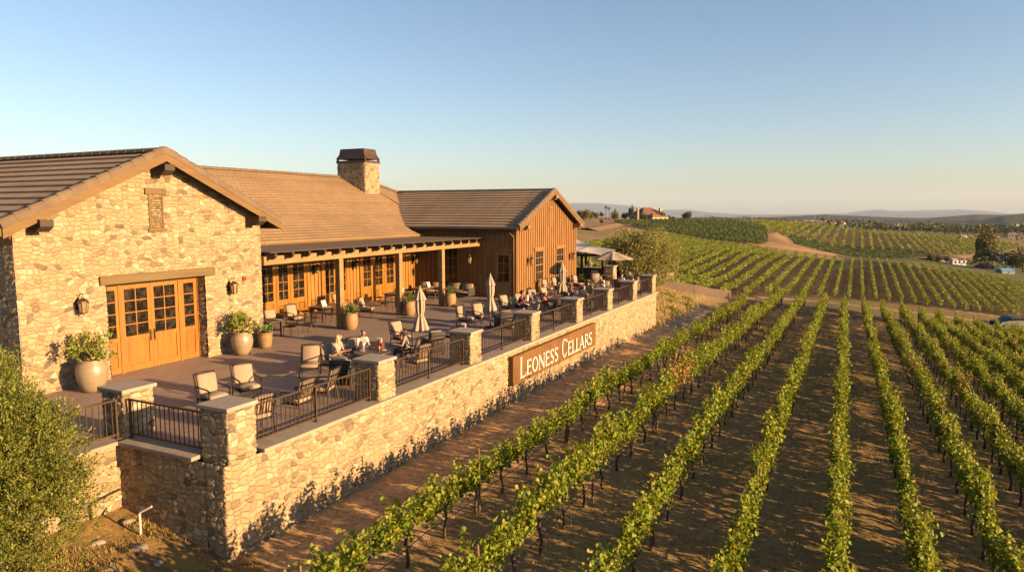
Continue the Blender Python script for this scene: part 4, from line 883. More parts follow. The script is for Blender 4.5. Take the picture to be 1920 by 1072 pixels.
# ------------------------------------------------------------------ far vineyards, laid out in world rows
def fieldrows(name, PW, sp, size, dens, h, m, lab, width=.25, axis='Y', jit=.0, z0=.45, ang=0.):
    P = np.array(PW); c, s = math.cos(ang), math.sin(ang); Rm = np.array([[c, s],[-s, c]]); Q = P@Rm.T   # rows run along rotated Y
    x0, x1 = Q[:,0].min(), Q[:,0].max(); y0, y1 = Q[:,1].min(), Q[:,1].max(); C = []
    for xr in np.arange(x0, x1, sp):
        n_ = int((y1-y0)*dens)
        if n_ < 2: continue
        y = rng.uniform(y0, y1, n_); x = xr+rng.normal(0, width, n_)+jit*fbm(y*.02+xr, y*0, 2, 6); C.append(np.stack([x, y], 1))
    C = np.concatenate(C)@Rm; k = inpoly(C[:,0], C[:,1], PW); C = C[k]; keep = fbm(C[:,0]*.5, C[:,1]*.5, 3, 40) > -.42; C = C[keep]
    px, py = prj(C[:,0], C[:,1], 0); k = (px > -100) & (px < 2020); C = C[k]
    z = gz(C[:,0], C[:,1])+z0+(h-z0)*rng.random(len(C))**.7*(1+.2*fbm(C[:,0]*1.1, C[:,1]*1.1, 2, 8)); print(name, len(C))
    return tag(link(name, leaf_mesh(name, np.concatenate([C, z[:,None]], 1), size, m, .9) if len(C) < 60000 else quads(name, np.concatenate([C, z[:,None]], 1), size, m, .85)), lab, 'vineyard', kind='stuff')
fieldrows('vineyard_rows', F2W, 1.55, .19, 62, 1.05, M['vinefar'], 'wide field of bright green vine rows beyond the dirt road', .085, z0=.3)
fieldrows('vineyard_rows', HFW, 2.0, .24, 34, .95, M['vinedark'], 'dark green vineyard covering the hill below the tile roofed house', .35, ang=R(62))
fieldrows('vineyard_rows', SFW, 2.9, .5, 6.5, 1.4, M['vinefar'], 'striped vineyard of curved rows on the rise in the distance', .22)
fieldrows('vineyard_rows', DFW, 2.1, .24, 30, .95, M['vinedark'], 'narrow dark vineyard strip below the striped field', .3, ang=R(60))
# headland vines and posts along the low road wall
rw = [pix(x, y)[:2] for x, y in ((1238,538),(1300,549),(1368,559))]
b = B()
for (p, q) in zip(rw[:-1], rw[1:]):
    n_ = 12
    for k in range(n_):
        a = np.array(p)+(np.array(q)-np.array(p))*k/n_; c = np.array(p)+(np.array(q)-np.array(p))*(k+1)/n_; d = (c-a)/np.linalg.norm(c-a); nx = np.array([-d[1], d[0]])*.14
        za, zc = g1(*a), g1(*c); b.add([(a[0]-nx[0],a[1]-nx[1],za-.3),(c[0]-nx[0],c[1]-nx[1],zc-.3),(c[0]+nx[0],c[1]+nx[1],zc-.3),(a[0]+nx[0],a[1]+nx[1],za-.3),(a[0]-nx[0],a[1]-nx[1],za+.75),(c[0]-nx[0],c[1]-nx[1],zc+.75),(c[0]+nx[0],c[1]+nx[1],zc+.75),(a[0]+nx[0],a[1]+nx[1],za+.75)], [(0,3,2,1),(4,5,6,7),(0,1,5,4),(1,2,6,5),(2,3,7,6),(3,0,4,7)])
tag(b.ob('road_wall', mat('road_wall_plaster', (.16,.11,.07), .9, .2, 2, .01)), 'low plain wall along the road behind the dry planting', 'wall', kind='thing')
# ------------------------------------------------------------------ trees
def crown(name, blobs, n_, leaf, m, seed, asp=.7, up=.15, hol=.45):
    r = np.random.default_rng(seed); P = []; vol = np.array([b[3]*b[3]*b[4] for b in blobs]); vol = vol/vol.sum()
    for (x, y, z, rx, rz), v in zip(blobs, vol):
        k = max(8, int(n_*v)); a = r.normal(size=(k,3)); a /= np.linalg.norm(a, axis=1)[:,None]
        q = a*2.1+np.array([x, y, z])*1.3+seed; f = 1+.45*fbm(q[:,0]+.6*q[:,2], q[:,1]-.5*q[:,2], 3, seed); rr = (hol+(1-hol)*r.random(k)**.6)*f
        P.append(a*rr[:,None]*np.array([rx, rx, rz])+np.array([x, y, z]))
    return leaf_mesh(name, np.concatenate(P), leaf, m, asp, up=(0,0,1), upw=up)
def limbs(seed, h, w, n_=5, r0=.09):
    r = random.Random(seed); b = B(); b.tube([(0,0,-.3),(r.uniform(-.03,.03)*h,0,h*.25),(0,r.uniform(-.03,.03)*h,h*.55)], [r0*h*.5, r0*h*.36, r0*h*.22], 7)
    for k in range(n_):
        a = 2*math.pi*k/n_+r.random(); z = h*r.uniform(.25,.5); b.tube([(0,0,z),(math.cos(a)*w*.3,math.sin(a)*w*.3,z+h*.15),(math.cos(a)*w*.6,math.sin(a)*w*.6,z+h*.32)], [r0*h*.18, r0*h*.11, r0*h*.04], 5)
    return b.me('trunk', M['bark'], True)
def rb(seed, n_, w, h, z0):
    r = random.Random(seed); o = [(0,0,z0+h*.45,w*.62,h*.42)]
    for k in range(n_): a = 2*math.pi*(k+r.random()*.6)/n_; q = r.uniform(.35,.6)*w; s = r.uniform(.26,.42); o.append((math.cos(a)*q, math.sin(a)*q, z0+h*r.uniform(.2,.8), w*s, h*s*.9))
    return o
TREE = {}
for k in range(3):
    TREE['round', k] = (limbs(k, 1, .5), crown('crown', rb(k, 8, .42, .72, .2), 900, .075, M['tree'], k+1))
    TREE['gold', k] = (limbs(k+9, 1, .5), crown('crown', rb(k+20, 8, .40, .78, .16), 900, .075, M['treeg'], k+11))
TREE['tall', 0] = (limbs(31, 1, .3), crown('crown', rb(31, 9, .24, .86, .12), 1000, .06, M['conifer'], 31)); TREE['tall', 1] = (limbs(32, 1, .3), crown('crown', rb(32, 9, .27, .85, .13), 1000, .06, M['treeg'], 32))
TREE['cone', 0] = (limbs(33, 1, .2), crown('crown', [(0,0,.2+.1*k, .30*(1-k/8.6), .1) for k in range(8)], 800, .055, M['conifer'], 33, up=.0))
b = B(); b.tube([(0,0,-.1),(.02,0,.4),(0,0,.82)], [.03,.022,.02], 6); pa = b.me('trunk', M['bark'], True)
r_ = np.random.default_rng(5); pts = []
for k in range(26): a = r_.uniform(0, 6.28); e_ = r_.uniform(-.5, 1.2); t = np.linspace(.02, .17, 9); pts.append(np.stack([np.cos(a)*t*math.cos(e_), np.sin(a)*t*math.cos(e_), .84+t*math.sin(e_)-t*t*1.6], 1))
TREE['palm', 0] = (pa, leaf_mesh('crown', np.concatenate(pts), .045, M['conifer'], .4))
def tree(kind, k, x, y, d, h, label, group=None, ws=1., cat='tree', drop=0.):
    """x, y: where its foot shows; stands on the ground there, or at a given forward distance"""
    if d is None: X, Y, Z = pix(x, y)
    else: X, Y, Z = atd(x, y, d); Z = g1(X, Y)
    r = empty('tree', (X, Y, Z-drop), random.random()*6, label, cat, group); t, c = TREE[kind, k]; link('trunk', t, r); link('crown', c, r); r.scale = (h*ws, h*ws, h); return r
# big tree beyond the terrace: one broad crown of grey green and yellow foliage
X, Y = -15.9, 57.0; Z = g1(X, Y); r = empty('tree', (X, Y, Z), 0, 'broad grey green bushy tree glowing yellow, beyond the far end of the terrace', 'tree')
bl = [(0,0,2.7,2.0,2.1),(1.5,-.3,1.9,1.5,1.6),(-1.6,.4,2.3,1.6,1.7),(.5,-1.0,3.5,1.3,1.2),(-.9,-.8,3.9,1.3,1.2),(2.1,.3,2.9,1.1,1.1),(-2.5,-.4,1.6,1.2,1.2),(.9,.6,4.3,1.0,.8),(-2.7,.5,3.3,1.0,1.0),(1.2,-1.2,1.1,1.2,1.0),(-.3,-1.6,2.1,1.3,1.4)]
link('crown', crown('crown', bl, 26000, .17, M['olive'], 77, .34, .35, .5), r); t_ = B()
for k in range(6): a = k*1.05; t_.tube([(0,0,-.2),(math.cos(a)*.4,math.sin(a)*.4,1.2),(math.cos(a)*1.3,math.sin(a)*1.3,2.9)], [.14,.09,.04], 6)
t_.ob('trunk', M['bark'], r, smooth=True)
# big shrub at the lower left corner
X, Y = -14.85, 7.3; Z = g1(X, Y); r = empty('shrub', (X, Y, Z), 0, 'large feathery yellow green shrub filling the lower left corner', 'shrub')
def spray(blobs, n_shoot, seed):
    g = np.random.default_rng(seed); V = []; 
    vol = np.array([b[3]**2*b[4] for b in blobs]); vol /= vol.sum(); C = []; A = []
    for (x, y, z, rx, rz), v in zip(blobs, vol):
        k = int(n_shoot*v); a = g.normal(size=(k,3)); a /= np.linalg.norm(a, axis=1)[:,None]; a[:,2] = np.where(a[:,2] < -.5, -a[:,2], a[:,2])
        q = a*2+np.array([x,y,z]); f = 1+.62*fbm(q[:,0]*1.3+q[:,2], q[:,1]*1.3-q[:,2], 3, seed); p = a*(f*(.55+.45*g.random(k)**.45))[:,None]*np.array([rx,rx,rz])+np.array([x,y,z])
        dr = a*.75+np.array([0,0,.85])+g.normal(0,.28,(k,3)); dr /= np.linalg.norm(dr, axis=1)[:,None]; C.append(p); A.append(dr)
    C = np.concatenate(C); A = np.concatenate(A); m_ = 11; Ls = g.uniform(.16,.42,len(C)); P = []; D = []
    for j in range(m_):
        t = (j+.5)/m_; side = g.normal(size=A.shape); side -= A*(side*A).sum(1)[:,None]; side /= np.linalg.norm(side, axis=1)[:,None]
        P.append(C+A*(t*Ls)[:,None]+side*.02); D.append(A*.8+side*.65)
    return np.concatenate(P), np.concatenate(D)
bl = [(-.3,0,1.9,1.35,1.7),(.7,.2,.9,1.0,1.2),(-1.4,.3,2.9,1.2,1.6),(.1,.6,2.3,1.0,1.2),(-.4,-.9,.8,1.3,1.2),(1.0,-.4,.3,.8,.8),(-1.1,-.7,3.4,1.0,1.1),(.4,.9,1.2,.9,1.0),(-1.8,.9,1.6,1.2,1.6)]
P, D = spray(bl, 11000, 5); D /= np.linalg.norm(D, axis=1)[:,None]; N = len(P); Lf = rng.uniform(.05,.095,N)[:,None]; sd = np.cross(D, rng.normal(size=(N,3))); sd /= np.linalg.norm(sd, axis=1)[:,None]
V = np.stack([P, P+D*Lf*.5+sd*Lf*.2, P+D*Lf, P+D*Lf*.5-sd*Lf*.2], 1).reshape(-1,3); link('foliage', npmesh('foliage', V, np.arange(4*N).reshape(-1,4), M['bush']), r)
t_ = B()
for k in range(16): a = k*.8; q = .5+.6*((k*7) % 5)/5; t_.tube([(0,0,-.1),(math.cos(a)*.3*q,math.sin(a)*.3*q,.8),(math.cos(a)*1.1*q,math.sin(a)*1.0*q,1.6+q)], [.05,.03,.008], 5)
t_.ob('stems', M['bark'], r, smooth=True); r.scale = (.93,.93,.95)
# hill trees, hedges and far treeline
HT = [('gold',0,1095,425,190,3.8,'broad golden green tree right beside the barn roof edge'),('round',0,1087,418,215,3,'dark tree behind the broad golden tree beside the barn roof'),('round',1,1113,404,300,2.6,'small dark round tree on the skyline left of the two palms'),
 ('round',2,1128,408,290,2.4,'low dark tree on the skyline just left of the palms'),('gold',1,1118,415,230,2.4,'olive tree below the skyline, left of the palms'),('palm',0,1136,413,240,4.8,'left one of the two slim palms on the hilltop'),('palm',0,1142,412,236,4.4,'right one of the two slim palms on the hilltop'),
 ('cone',0,1153,410,240,4.2,'pointed conifer on the hilltop right of the palms'),('gold',2,1153,417,225,3.2,'rounded golden tree in front of the pointed conifer'),('tall',0,1183,411,238,5.2,'tall dark tree left of the tile roofed hill house'),('round',0,1172,412,240,3.2,'low dark tree between the golden tree and the hill house'),
 ('round',1,1207,411,236,3.1,'dark bushy tree in front of the hill house roof'),('round',2,1240,408,240,3.6,'dark round tree right of the hill house'),('round',0,1253,410,240,2.2,'low dark tree right of the hill house, next to the round one'),('gold',1,1262,411,240,1.9,'small olive shrub tree at the edge of the hill garden'),
 ('round',1,1288,412,240,3.7,'lone dark tree on the hilltop right of the house'),('round',2,1128,421,190,1.4,'small dark bush on the dry slope'),('gold',2,1107,418,215,2.4,'olive tree between the barn roof tree and the palms'),('round',0,1192,412,233,1.6,'small bush at the foot of the hill house')]
for kd, k, x, y, d, h, lb in HT: tree(kd, k, x, y, d, h, lb, None, 1.35 if kd in ('round','gold') else 1.)
VT = [('tall',1,1850,486,215,11,'tall golden brown tree beside the far houses on the right'),('tall',0,1838,478,222,8.5,'dark slim tree leaning behind the tall golden tree'),('round',0,1860,495,205,5.5,'dark tree below the tall golden tree'),('round',1,1838,497,205,4.4,'dark low tree left of the red roofed shed'),
 ('round',2,1900,505,180,6.6,'large dark round tree at the right edge beside the blue roof'),('round',0,1918,503,185,5.2,'dark tree cut by the right edge of the picture'),('round',1,1745,495,190,2.5,'dark tree left of the white trailer'),('round',2,1760,494,192,2.4,'bushy dark tree just left of the white trailer'),('round',0,1775,491,198,2.2,'dark tree directly behind the white trailer'),
 ('tall',1,1652,432,360,4.7,'golden tree on the crest beside the chimney stack'),('round',1,1627,432,350,2.3,'dark tree on the crest left of the golden one'),('tall',0,1646,432,362,3.6,'dark tree on the crest touching the golden one'),
 ('round',2,1742,428,520,3.8,'dark round tree in the far valley'),('round',0,1700,434,420,2,'small dark tree beyond the striped field'),('round',1,1715,433,430,2.2,'small dark tree beyond the striped field, right of another'),('tall',1,1867,425,480,5.5,'brown tree on the far right beyond the fields'),
 ('round',1,1592,478,190,1.6,'dark bush beside the dirt track'),('round',2,1892,424,560,6.8,'dark tree on the knoll at the far right'),('gold',0,1908,420,620,6.6,'golden tree on the knoll at the far right')]
for kd, k, x, y, d, h, lb in VT: tree(kd, k, x, y, d, h, lb, None, 1.25 if kd in ('round','gold') else 1.1)
for nm, pts, hh, w_, lb in [('hedge', [(1540,428,345),(1600,433,352),(1680,437,360),(1760,443,362),(1830,447,365)], 5, 4, 'long dark hedge line along the top of the striped vineyard'),
   ('hedge', [(1700,428,520),(1780,427,560),(1850,428,560),(1925,431,540)], 8, 6, 'dark tree belt in the valley below the far hills'), ('hedge', [(1330,414,330),(1420,414,360),(1500,416,380),(1560,420,380)], 4, 4, 'dark scrub line just beyond the hilltop vineyard'),
   ('hedge', [(1880,443,380),(1925,444,380)], 5, 4, 'dark hedge at the right edge in the valley'),('hedge', [(1800,502,188),(1835,503,190),(1880,507,182)], 3.6, 3, 'dark hedge behind the trailer and sheds')]:
    C = []
    for (a, c) in zip(pts[:-1], pts[1:]):
        pa_, pb_ = np.array(atd(*a)[:2]), np.array(atd(*c)[:2]); L = np.linalg.norm(pb_-pa_); n_ = int(L*w_*2.6); t = rng.random(n_)[:,None]; p = pa_+(pb_-pa_)*t+rng.normal(0, w_*.35, (n_,2)); hm = hh*(.55+.5*np.clip(fbm(p[:,0]*.12, p[:,1]*.12, 3, 5)+.5, 0, 1.2)); C.append(np.concatenate([p, (gz(p[:,0], p[:,1])+hm*rng.random(n_)**.6)[:,None]], 1))
    tag(link(nm, leaf_mesh(nm, np.concatenate(C), .95 if hh > 4.5 else .6, M['tree'], .8)), lb, 'hedge')
n_ = 2600; s_ = rng.uniform(-.1, .78, n_); d_ = rng.uniform(700, 3300, n_); X = CR[0]*s_*d_+CF[0]*d_; Y = CR[1]*s_*d_+CF[1]*d_; k = fbm(X/160, Y/160, 4, 77) > .08; X, Y = X[k], Y[k]
P = np.repeat(np.stack([X, Y, gz(X, Y)], 1), 22, 0); P[:, :2] += rng.normal(0, 7, (len(P), 2)); P[:, 2] += rng.uniform(0, 8, len(P)); tag(link('woodland', quads('woodland', P, 4.5, M['tree'], .9)), kind='stuff')
# distant village, white speckle on the hillside
def house(x, y, d, w_, dp, h, label, wall=(.6,.45,.3), roof=(.3,.12,.05), rz=0., hip=.5, name='house', win=3, cat='house', group=None, rh=.35):
    X, Y, Z = atd(x, y, d); Z = g1(X, Y); r = empty(name, (X, Y, Z), YAW+rz, label, cat, group)
    key = 'h%s%s' % (wall, roof); mw = M.setdefault('w'+key, mat('house_wall', wall, .8, .1, .5)); mr = M.setdefault('r'+key, mat('house_roof', roof, .8, .2, .6))
    B().box(-w_/2, w_/2, -dp/2, dp/2, -1.5, h).ob('wall', mw, r); o = .5 if w_ > 6 else .2; t = dp*rh; b = B()
    b.add([(-w_/2-o,-dp/2-o,h),(w_/2+o,-dp/2-o,h),(w_/2+o,dp/2+o,h),(-w_/2-o,dp/2+o,h),(-w_/2+dp*hip,0,h+t),(w_/2-dp*hip,0,h+t)], [(0,3,2,1),(0,1,5,4),(2,3,4,5),(1,2,5),(3,0,4)]); b.ob('roof', mr, r)
    for k in range(win): u = -w_/2+w_*(k+.7)/(win+.4); B().box(u-w_*.05, u+w_*.05, -dp/2-.04, -dp/2+.02, h*.3, h*.75).ob('window', M['glass'], r)
    return r
hh_ = house(1213, 409, 246, 9.5, 7, 2.4, 'large house with orange tile roof on top of the hill', (.62,.46,.30), (.27,.13,.06), .5, .45)
B().box(2.6, 3.5, -3.9, -3.1, 0, 4.6).ob('chimney', M['wh(0.62, 0.46, 0.3)(0.27, 0.13, 0.06)'], hh_)
house(1233, 410, 240, 6, 4, 1.6, 'low cream wing with arches right of the hill house', (.75,.6,.4), (.42,.2,.09), .3, .3)
tag(B().tube([(0,0,-.5),(0,0,4.6)], .4, 8).ob('water_tower', mat('pale_pole', (.6,.42,.3), .8), loc=(*atd(1195.5, 415, 226)[:2], g1(*atd(1195.5, 415, 226)[:2]))), 'pale round column standing in front of the hill house', 'column')
house(1382, 412, 420, 6, 5, 1.6, 'pale tile roofed house far behind the hilltop vineyard', (.6,.42,.28), (.35,.17,.1), .2, .3)
tr = house(1795, 499, 196, 3.9, 1.8, 1.45, 'small white trailer home among dark trees on the right', (.78,.80,.84), (.7,.75,.82), .0, .05, 'trailer_home', 3, 'trailer', rh=.12)
house(1846, 500, 190, 3.6, 3, .5, 'low shed with brown red roof between the dark trees', (.12,.08,.06), (.20,.07,.045), .3, .3, 'shed', 1, 'shed')
house(1885, 508, 172, 3.4, 2, .7, 'shed with bright blue roof beside the large dark tree', (.25,.28,.3), (.14,.38,.62), .1, .1, 'shed', 1, 'shed', rh=.3)
house(1878, 482, 225, 1.8, 2, 1.8, 'small blue roofed shed behind the other sheds', (.3,.36,.45), (.10,.25,.60), .5, .2, 'shed', 0, 'shed')
house(1897, 440, 420, 5, 4, 2, 'cream house on the slope at the far right', (.8,.68,.55), (.5,.4,.32), -.3, .2); house(1913, 434, 440, 4.5, 4, 1.6, 'dark roofed pale house at the right edge of the valley', (.6,.58,.6), (.12,.14,.17), -.1, .2)
house(1805, 456, 345, 3, 2, .9, 'tiny pale shed at the end of the striped vineyard', (.8,.7,.6), (.35,.4,.42), 0, .2, 'shed', 0, 'shed')
rr_ = random.Random(3); hm_ = mat('village_wall', (.78,.58,.45), .8, .1, .1); rm_ = mat('village_roof', (.45,.27,.18), .8, .2, .1); vm = []
for k in range(4):
    w_, dp, h = rr_.uniform(7,13), rr_.uniform(6,9), rr_.uniform(3,5); vm.append((B().box(-w_/2,w_/2,-dp/2,dp/2,-8,h).me('wall', hm_), B().prism([(-dp/2-1,h),(dp/2+1,h),(0,h+2)], -w_/2-.6, w_/2+.6, 'X').me('roof', rm_)))
for k in range(75):
    x = rr_.triangular(1478, 1592, 1535) if k < 60 else rr_.uniform(1300, 1345); t_ = rr_.random(); x = x if k < 60 else rr_.uniform(1400, 1455); zt = CH+(397-float(np.interp(x, [p[0] for p in VPROF], [p[1] for p in VPROF])))/1317.*1750; d = 1750-70*t_; hz = -60+(zt+60)*(1-.2*t_)
    X, Y, _ = atd(x, 418, d); r = empty('village_house', (X, Y, hz), rr_.uniform(-.6,.6)+YAW, 'tiny sunlit house in the pale village on the distant hillside' if k < 60 else 'tiny pale house in the hamlet left of the distant village', 'house', 'houses of the distant village' if k < 60 else 'houses of the distant hamlet'); v = vm[k % 4]; link('wall', v[0], r); link('roof', v[1], r)
# car parked by the dirt road
X, Y, Z = pix(1897, 614); r = empty('parked_car', (X, Y, Z), YAW+R(5), 'blue car parked at the end of the dirt road on the right edge', 'car')
M['carblue'] = mat('blue_car_paint', (.03,.06,.075), .4, .05, 3, metal=.4)
def car_body():
    P = [(-2.2,.45),(-2.2,.78),(-1.9,.88),(-1.35,.93),(-.75,1.36),(.55,1.40),(1.25,.98),(1.95,.86),(2.2,.68),(2.2,.42)]
    V = []; n_ = len(P)
    for yk, ins in ((-.88,.0),(-.80,.06),(.80,.06),(.88,.0)):
        for (a, z) in P: V.append((a, yk*(1-.16*max(0, (z-.95)/.45)), z if abs(yk) < .85 else min(z, z-.03)))
    F = [(k*n_+i, k*n_+(i+1) % n_, (k+1)*n_+(i+1) % n_, (k+1)*n_+i) for k in range(3) for i in range(n_)]+[tuple(range(n_)), tuple(range(4*n_-1, 3*n_-1, -1))]; b = B(); b.add(V, F); return b
car_body().ob('body', M['carblue'], r, smooth=30)
g = B(); g.prism([(-1.2,.96),(-.72,1.31),(.5,1.35),(1.12,.99)], -.895, .895, 'Y').ob('window', M['glass'], r)
for (a, y_) in ((-1.4,-.84),(1.4,-.84),(-1.4,.84),(1.4,.84)): o = B(); o.T = lambda q, w2, z, a=a, y_=y_: (a+q, y_+z, .33+w2); o.lathe([(.15,-.11),(.33,-.11),(.35,0),(.33,.11),(.15,.11)], 16).ob('wheel', M['hose'], r, smooth=40)
# irrigation pipes below the rubble wall
X, Y = -14.05, 9.75; Z = g1(X, Y); tag(B().tube([(0,0,-.1),(0,0,.5),(.02,0,.54),(.28,.1,.68)], .026, 8).ob('standpipe', M['white'], smooth=40, loc=(X, Y, Z)), 'white bent standpipe on the bank below the rubble wall', 'pipe')
tag(B().tube([(0,0,-.3),(0,0,.38),(.03,.03,.42),(.02,.75,.5)], .02, 6).ob('elbow_pipe', M['hose'], smooth=40, loc=(-15.3, 9.45, g1(-15.2, 9.5))), 'dark elbow pipe in the corner under the sunlit wall', 'pipe')
rk = random.Random(4)
for k, (x, y, s) in enumerate([(-13.6,9.4,.22),(-14.4,9.0,.16),(-12.9,9.3,.13),(-13.4,8.6,.12),(-14.7,9.9,.15)]):
    b = B(); b.lathe([(.3,-.3),(.8,-.15),(1,.15),(.75,.5),(.3,.66)], 9, fn=lambda a, i: 1+.18*math.sin(a*3+k+i)); o = b.ob('rock', M['capedge'], smooth=50, loc=(x, y, g1(x,y)), rz=k*1.1); o.scale = (s, s*.8, s*.7); tag(o, 'small pale rock on the soil bank below the rubble wall', 'rock', 'rocks on the bank')
# ------------------------------------------------------------------ potted plants
def pot(loc, kind, s, label, plant, seed, rz=0.):
    r = empty('potted_plant', loc, rz, label, 'plant pot', 'potted plants on the terrace')
    if kind == 'jar': pr = [(.20,0),(.30,.03),(.36,.2),(.435,.42),(.455,.62),(.43,.80),(.37,.92),(.35,.95),(.385,.97),(.395,1.0),(.36,1.01),(.32,.97),(.30,.88)]; m = 'jar'
    elif kind == 'urn': pr = [(.24,0),(.27,.02),(.30,.15),(.33,.45),(.345,.62),(.34,.70),(.36,.72),(.365,.76),(.33,.765),(.30,.70)]; m = 'terra'
    else: pr = [(.24,0),(.28,.03),(.33,.2),(.36,.42),(.35,.60),(.31,.72),(.30,.76),(.33,.78),(.33,.81),(.29,.81),(.27,.74)]; m = 'terra'
    B().lathe([(a*s, z*s) for a, z in pr], 28).ob('pot', M[m], r, smooth=True); top = pr[-4][1]*s; fs = s
    B().lathe([(.02,top-.1),(.3*s,top-.1),(.3*s,top-.07),(.02,top-.06)], 14).ob('soil', M['bark'], r)
    g = np.random.default_rng(seed); C = []
    if plant == 'citrus':
        for k in range(26): a = g.uniform(0, 6.28); q = g.uniform(.05,.54)*s*1.1; z = g.uniform(.10,.74)*s; n_ = 34; C.append(np.array([math.cos(a)*q, math.sin(a)*q, top+z])+g.normal(0,.085*s,(n_,3)))
        f = leaf_mesh('foliage', np.concatenate(C), .105, M['citrus'], .55, up=(0,0,1), upw=.25)
    else:
        for k in range(26): a = g.uniform(0, 6.28); t = np.linspace(.1,1,9)[:,None]; e = g.uniform(.5,1.45); L = g.uniform(.3,.58)*s; C.append(np.array([[math.cos(a)*math.cos(e), math.sin(a)*math.cos(e), math.sin(e)]])*t*L+np.array([0,0,top])+g.normal(0,.025,(9,3)))
        f = leaf_mesh('foliage', np.concatenate(C), .10, M['potleaf'], .5, up=(0,0,1), upw=.4)
    link('foliage', f, r); b = B()
    for k in range(4): a = k*1.6; b.tube([(0,0,top-.1),(math.cos(a)*.1,math.sin(a)*.1,top+.15),(math.cos(a)*.2,math.sin(a)*.2,top+.36*s)], [.016,.011,.005], 5)
    b.ob('stem', M['bark'], r); return r
pot((-20.55, 13.0, 0), 'jar', .98, 'big cream glazed jar with a leafy bush, left of the double doors', 'citrus', 1); pot((-20.75, 18.95, 0), 'jar', .88, 'cream glazed jar with a leafy bush, right of the double doors', 'citrus', 2, 1)
pot((-21.0, 20.35, 0), 'urn', .82, 'tan terracotta urn with a small plant at the corner of the stone building', 'herb', 3); pot((-20.78, 25.35, 0), 'barrel', .95, 'round terracotta pot with green plant at the nearest pergola post', 'herb', 4)
pot((-20.85, 30.2, 0), 'barrel', .95, 'round terracotta pot with green plant at the middle pergola post', 'herb', 5); pot((-20.72, 34.1, 0), 'barrel', .95, 'round terracotta pot with green plant at the farthest pergola post', 'herb', 6)
# ------------------------------------------------------------------ furniture: +x is forward
def armchair(label='', cush='cream'):
    r = empty('armchair', (0,0,0), 0, label, 'chair', 'patio armchairs')
    for s in (-1,1):
        y = s*.31; b = B(); b.tube([(.30,y,0),(.29,y,.35),(.28,y,.60)], .017, 6); b.ob('leg', M['chair'], r)
        b = B(); b.tube([(-.32,y,0),(-.26,y,.4),(-.33,y,.66),(-.42,y,.98)], .018, 6); b.ob('leg', M['chair'], r)
        b = B(); b.tube([(-.36,y,.66),(-.1,y,.645),(.2,y,.63),(.31,y,.60)], .021, 6); b.tube([(.31,y,.60),(.34,y,.56)], .02, 6); b.ob('armrest', M['chair'], r)
    b = B(); b.box(-.27,.29,-.31,.31,.30,.335); b.ob('seat_frame', M['chair'], r); b = B()
    b.tube([(-.42,-.31,.98),(-.44,0,1.0),(-.42,.31,.98)], .018, 6); b.tube([(-.295,-.31,.50),(-.295,.31,.50)], .013, 5)
    for k in range(7): y = -.24+.08*k; b.tube([(-.30,y,.48),(-.36,y,.72),(-.43,y,.985)], .009, 4)
    b.ob('back_frame', M['chair'], r, smooth=True)
    B().bbox(-.26,.31,-.285,.285,.34,.46,.04).ob('seat_cushion', M[cush], r, smooth=50)
    b = B(); b.T = lambda x, y, z: (x-.30-(z-.44)*.235, y, z); b.bbox(.03,.155,-.28,.28,.44,.98,.045); b.ob('back_cushion', M[cush], r, smooth=50); return r
def club(label=''):
    """boxy woven armchair with a solid back"""
    r = empty('armchair', (0,0,0), 0, label, 'chair', 'dark club armchairs')
    b = B(); b.T = lambda x, y, z: (x-.12*(z-.3), y, z); b.bbox(-.36,-.27,-.34,.34,.12,.92,.03); b.ob('backrest', M['wicker'], r, smooth=50)
    sl = B(); sl.T = b.T
    for k in range(4): sl.box(-.368,-.36,-.28,.28,.28+k*.15,.36+k*.15)
    sl.ob('back_slats', M['chair'], r)
    for s in (-1,1): B().bbox(-.30,.34,s*.31-.045,s*.31+.045,.14,.64,.03).ob('armrest', M['wicker'], r, smooth=50)
    B().bbox(-.28,.34,-.265,.265,.14,.34,.02).ob('seat_base', M['wicker'], r); B().bbox(-.27,.35,-.26,.26,.34,.47,.04).ob('seat_cushion', M['cream'], r, smooth=50)
    b = B(); b.T = lambda x, y, z: (x-.12*(z-.3), y, z); b.bbox(-.265,-.15,-.25,.25,.46,.95,.04); b.ob('back_cushion', M['cream'], r, smooth=50)
    for x in (-.31,.3):
        for y in (-.3,.3): B().tube([(x,y,0),(x,y,.15)], .02, 6).ob('leg', M['chair'], r)
    return r
def side_chair(label=''):
    """slim metal chair with a thin curved back"""
    r = empty('dining_chair', (0,0,0), 0, label, 'chair', 'slim dark dining chairs under the pergola')
    for s in (-1,1):
        B().tube([(.24,s*.22,0),(.20,s*.21,.44)], .012, 5).ob('leg', M['black'], r); B().tube([(-.27,s*.22,0),(-.20,s*.2,.44),(-.26,s*.21,.88)], .012, 5).ob('leg', M['black'], r)
    B().bbox(-.22,.23,-.23,.23,.43,.465,.012).ob('seat', M['wicker'], r); b = B(); b.tube([(-.26,-.21,.88),(-.30,0,.90),(-.26,.21,.88)], .014, 5)
    for k in range(5): b.tube([(-.21,-.14+.07*k,.46),(-.28,-.14+.07*k,.89)], .007, 4)
    b.ob('backrest', M['black'], r); return r
def rtable(label, rad=.55, h=.73, m='table'):
    r = empty('table', (0,0,0), 0, label, 'table', 'round patio tables'); B().lathe([(.02,h-.035),(rad-.01,h-.035),(rad,h-.02),(rad-.008,h),(.02,h+.001)], 28).ob('tabletop', M[m], r, smooth=30)
    B().lathe([(.30,0),(.30,.02),(.06,.05),(.045,.3),(.045,h-.1),(.18,h-.035)], 16).ob('pedestal', M['chair'], r, smooth=40); return r
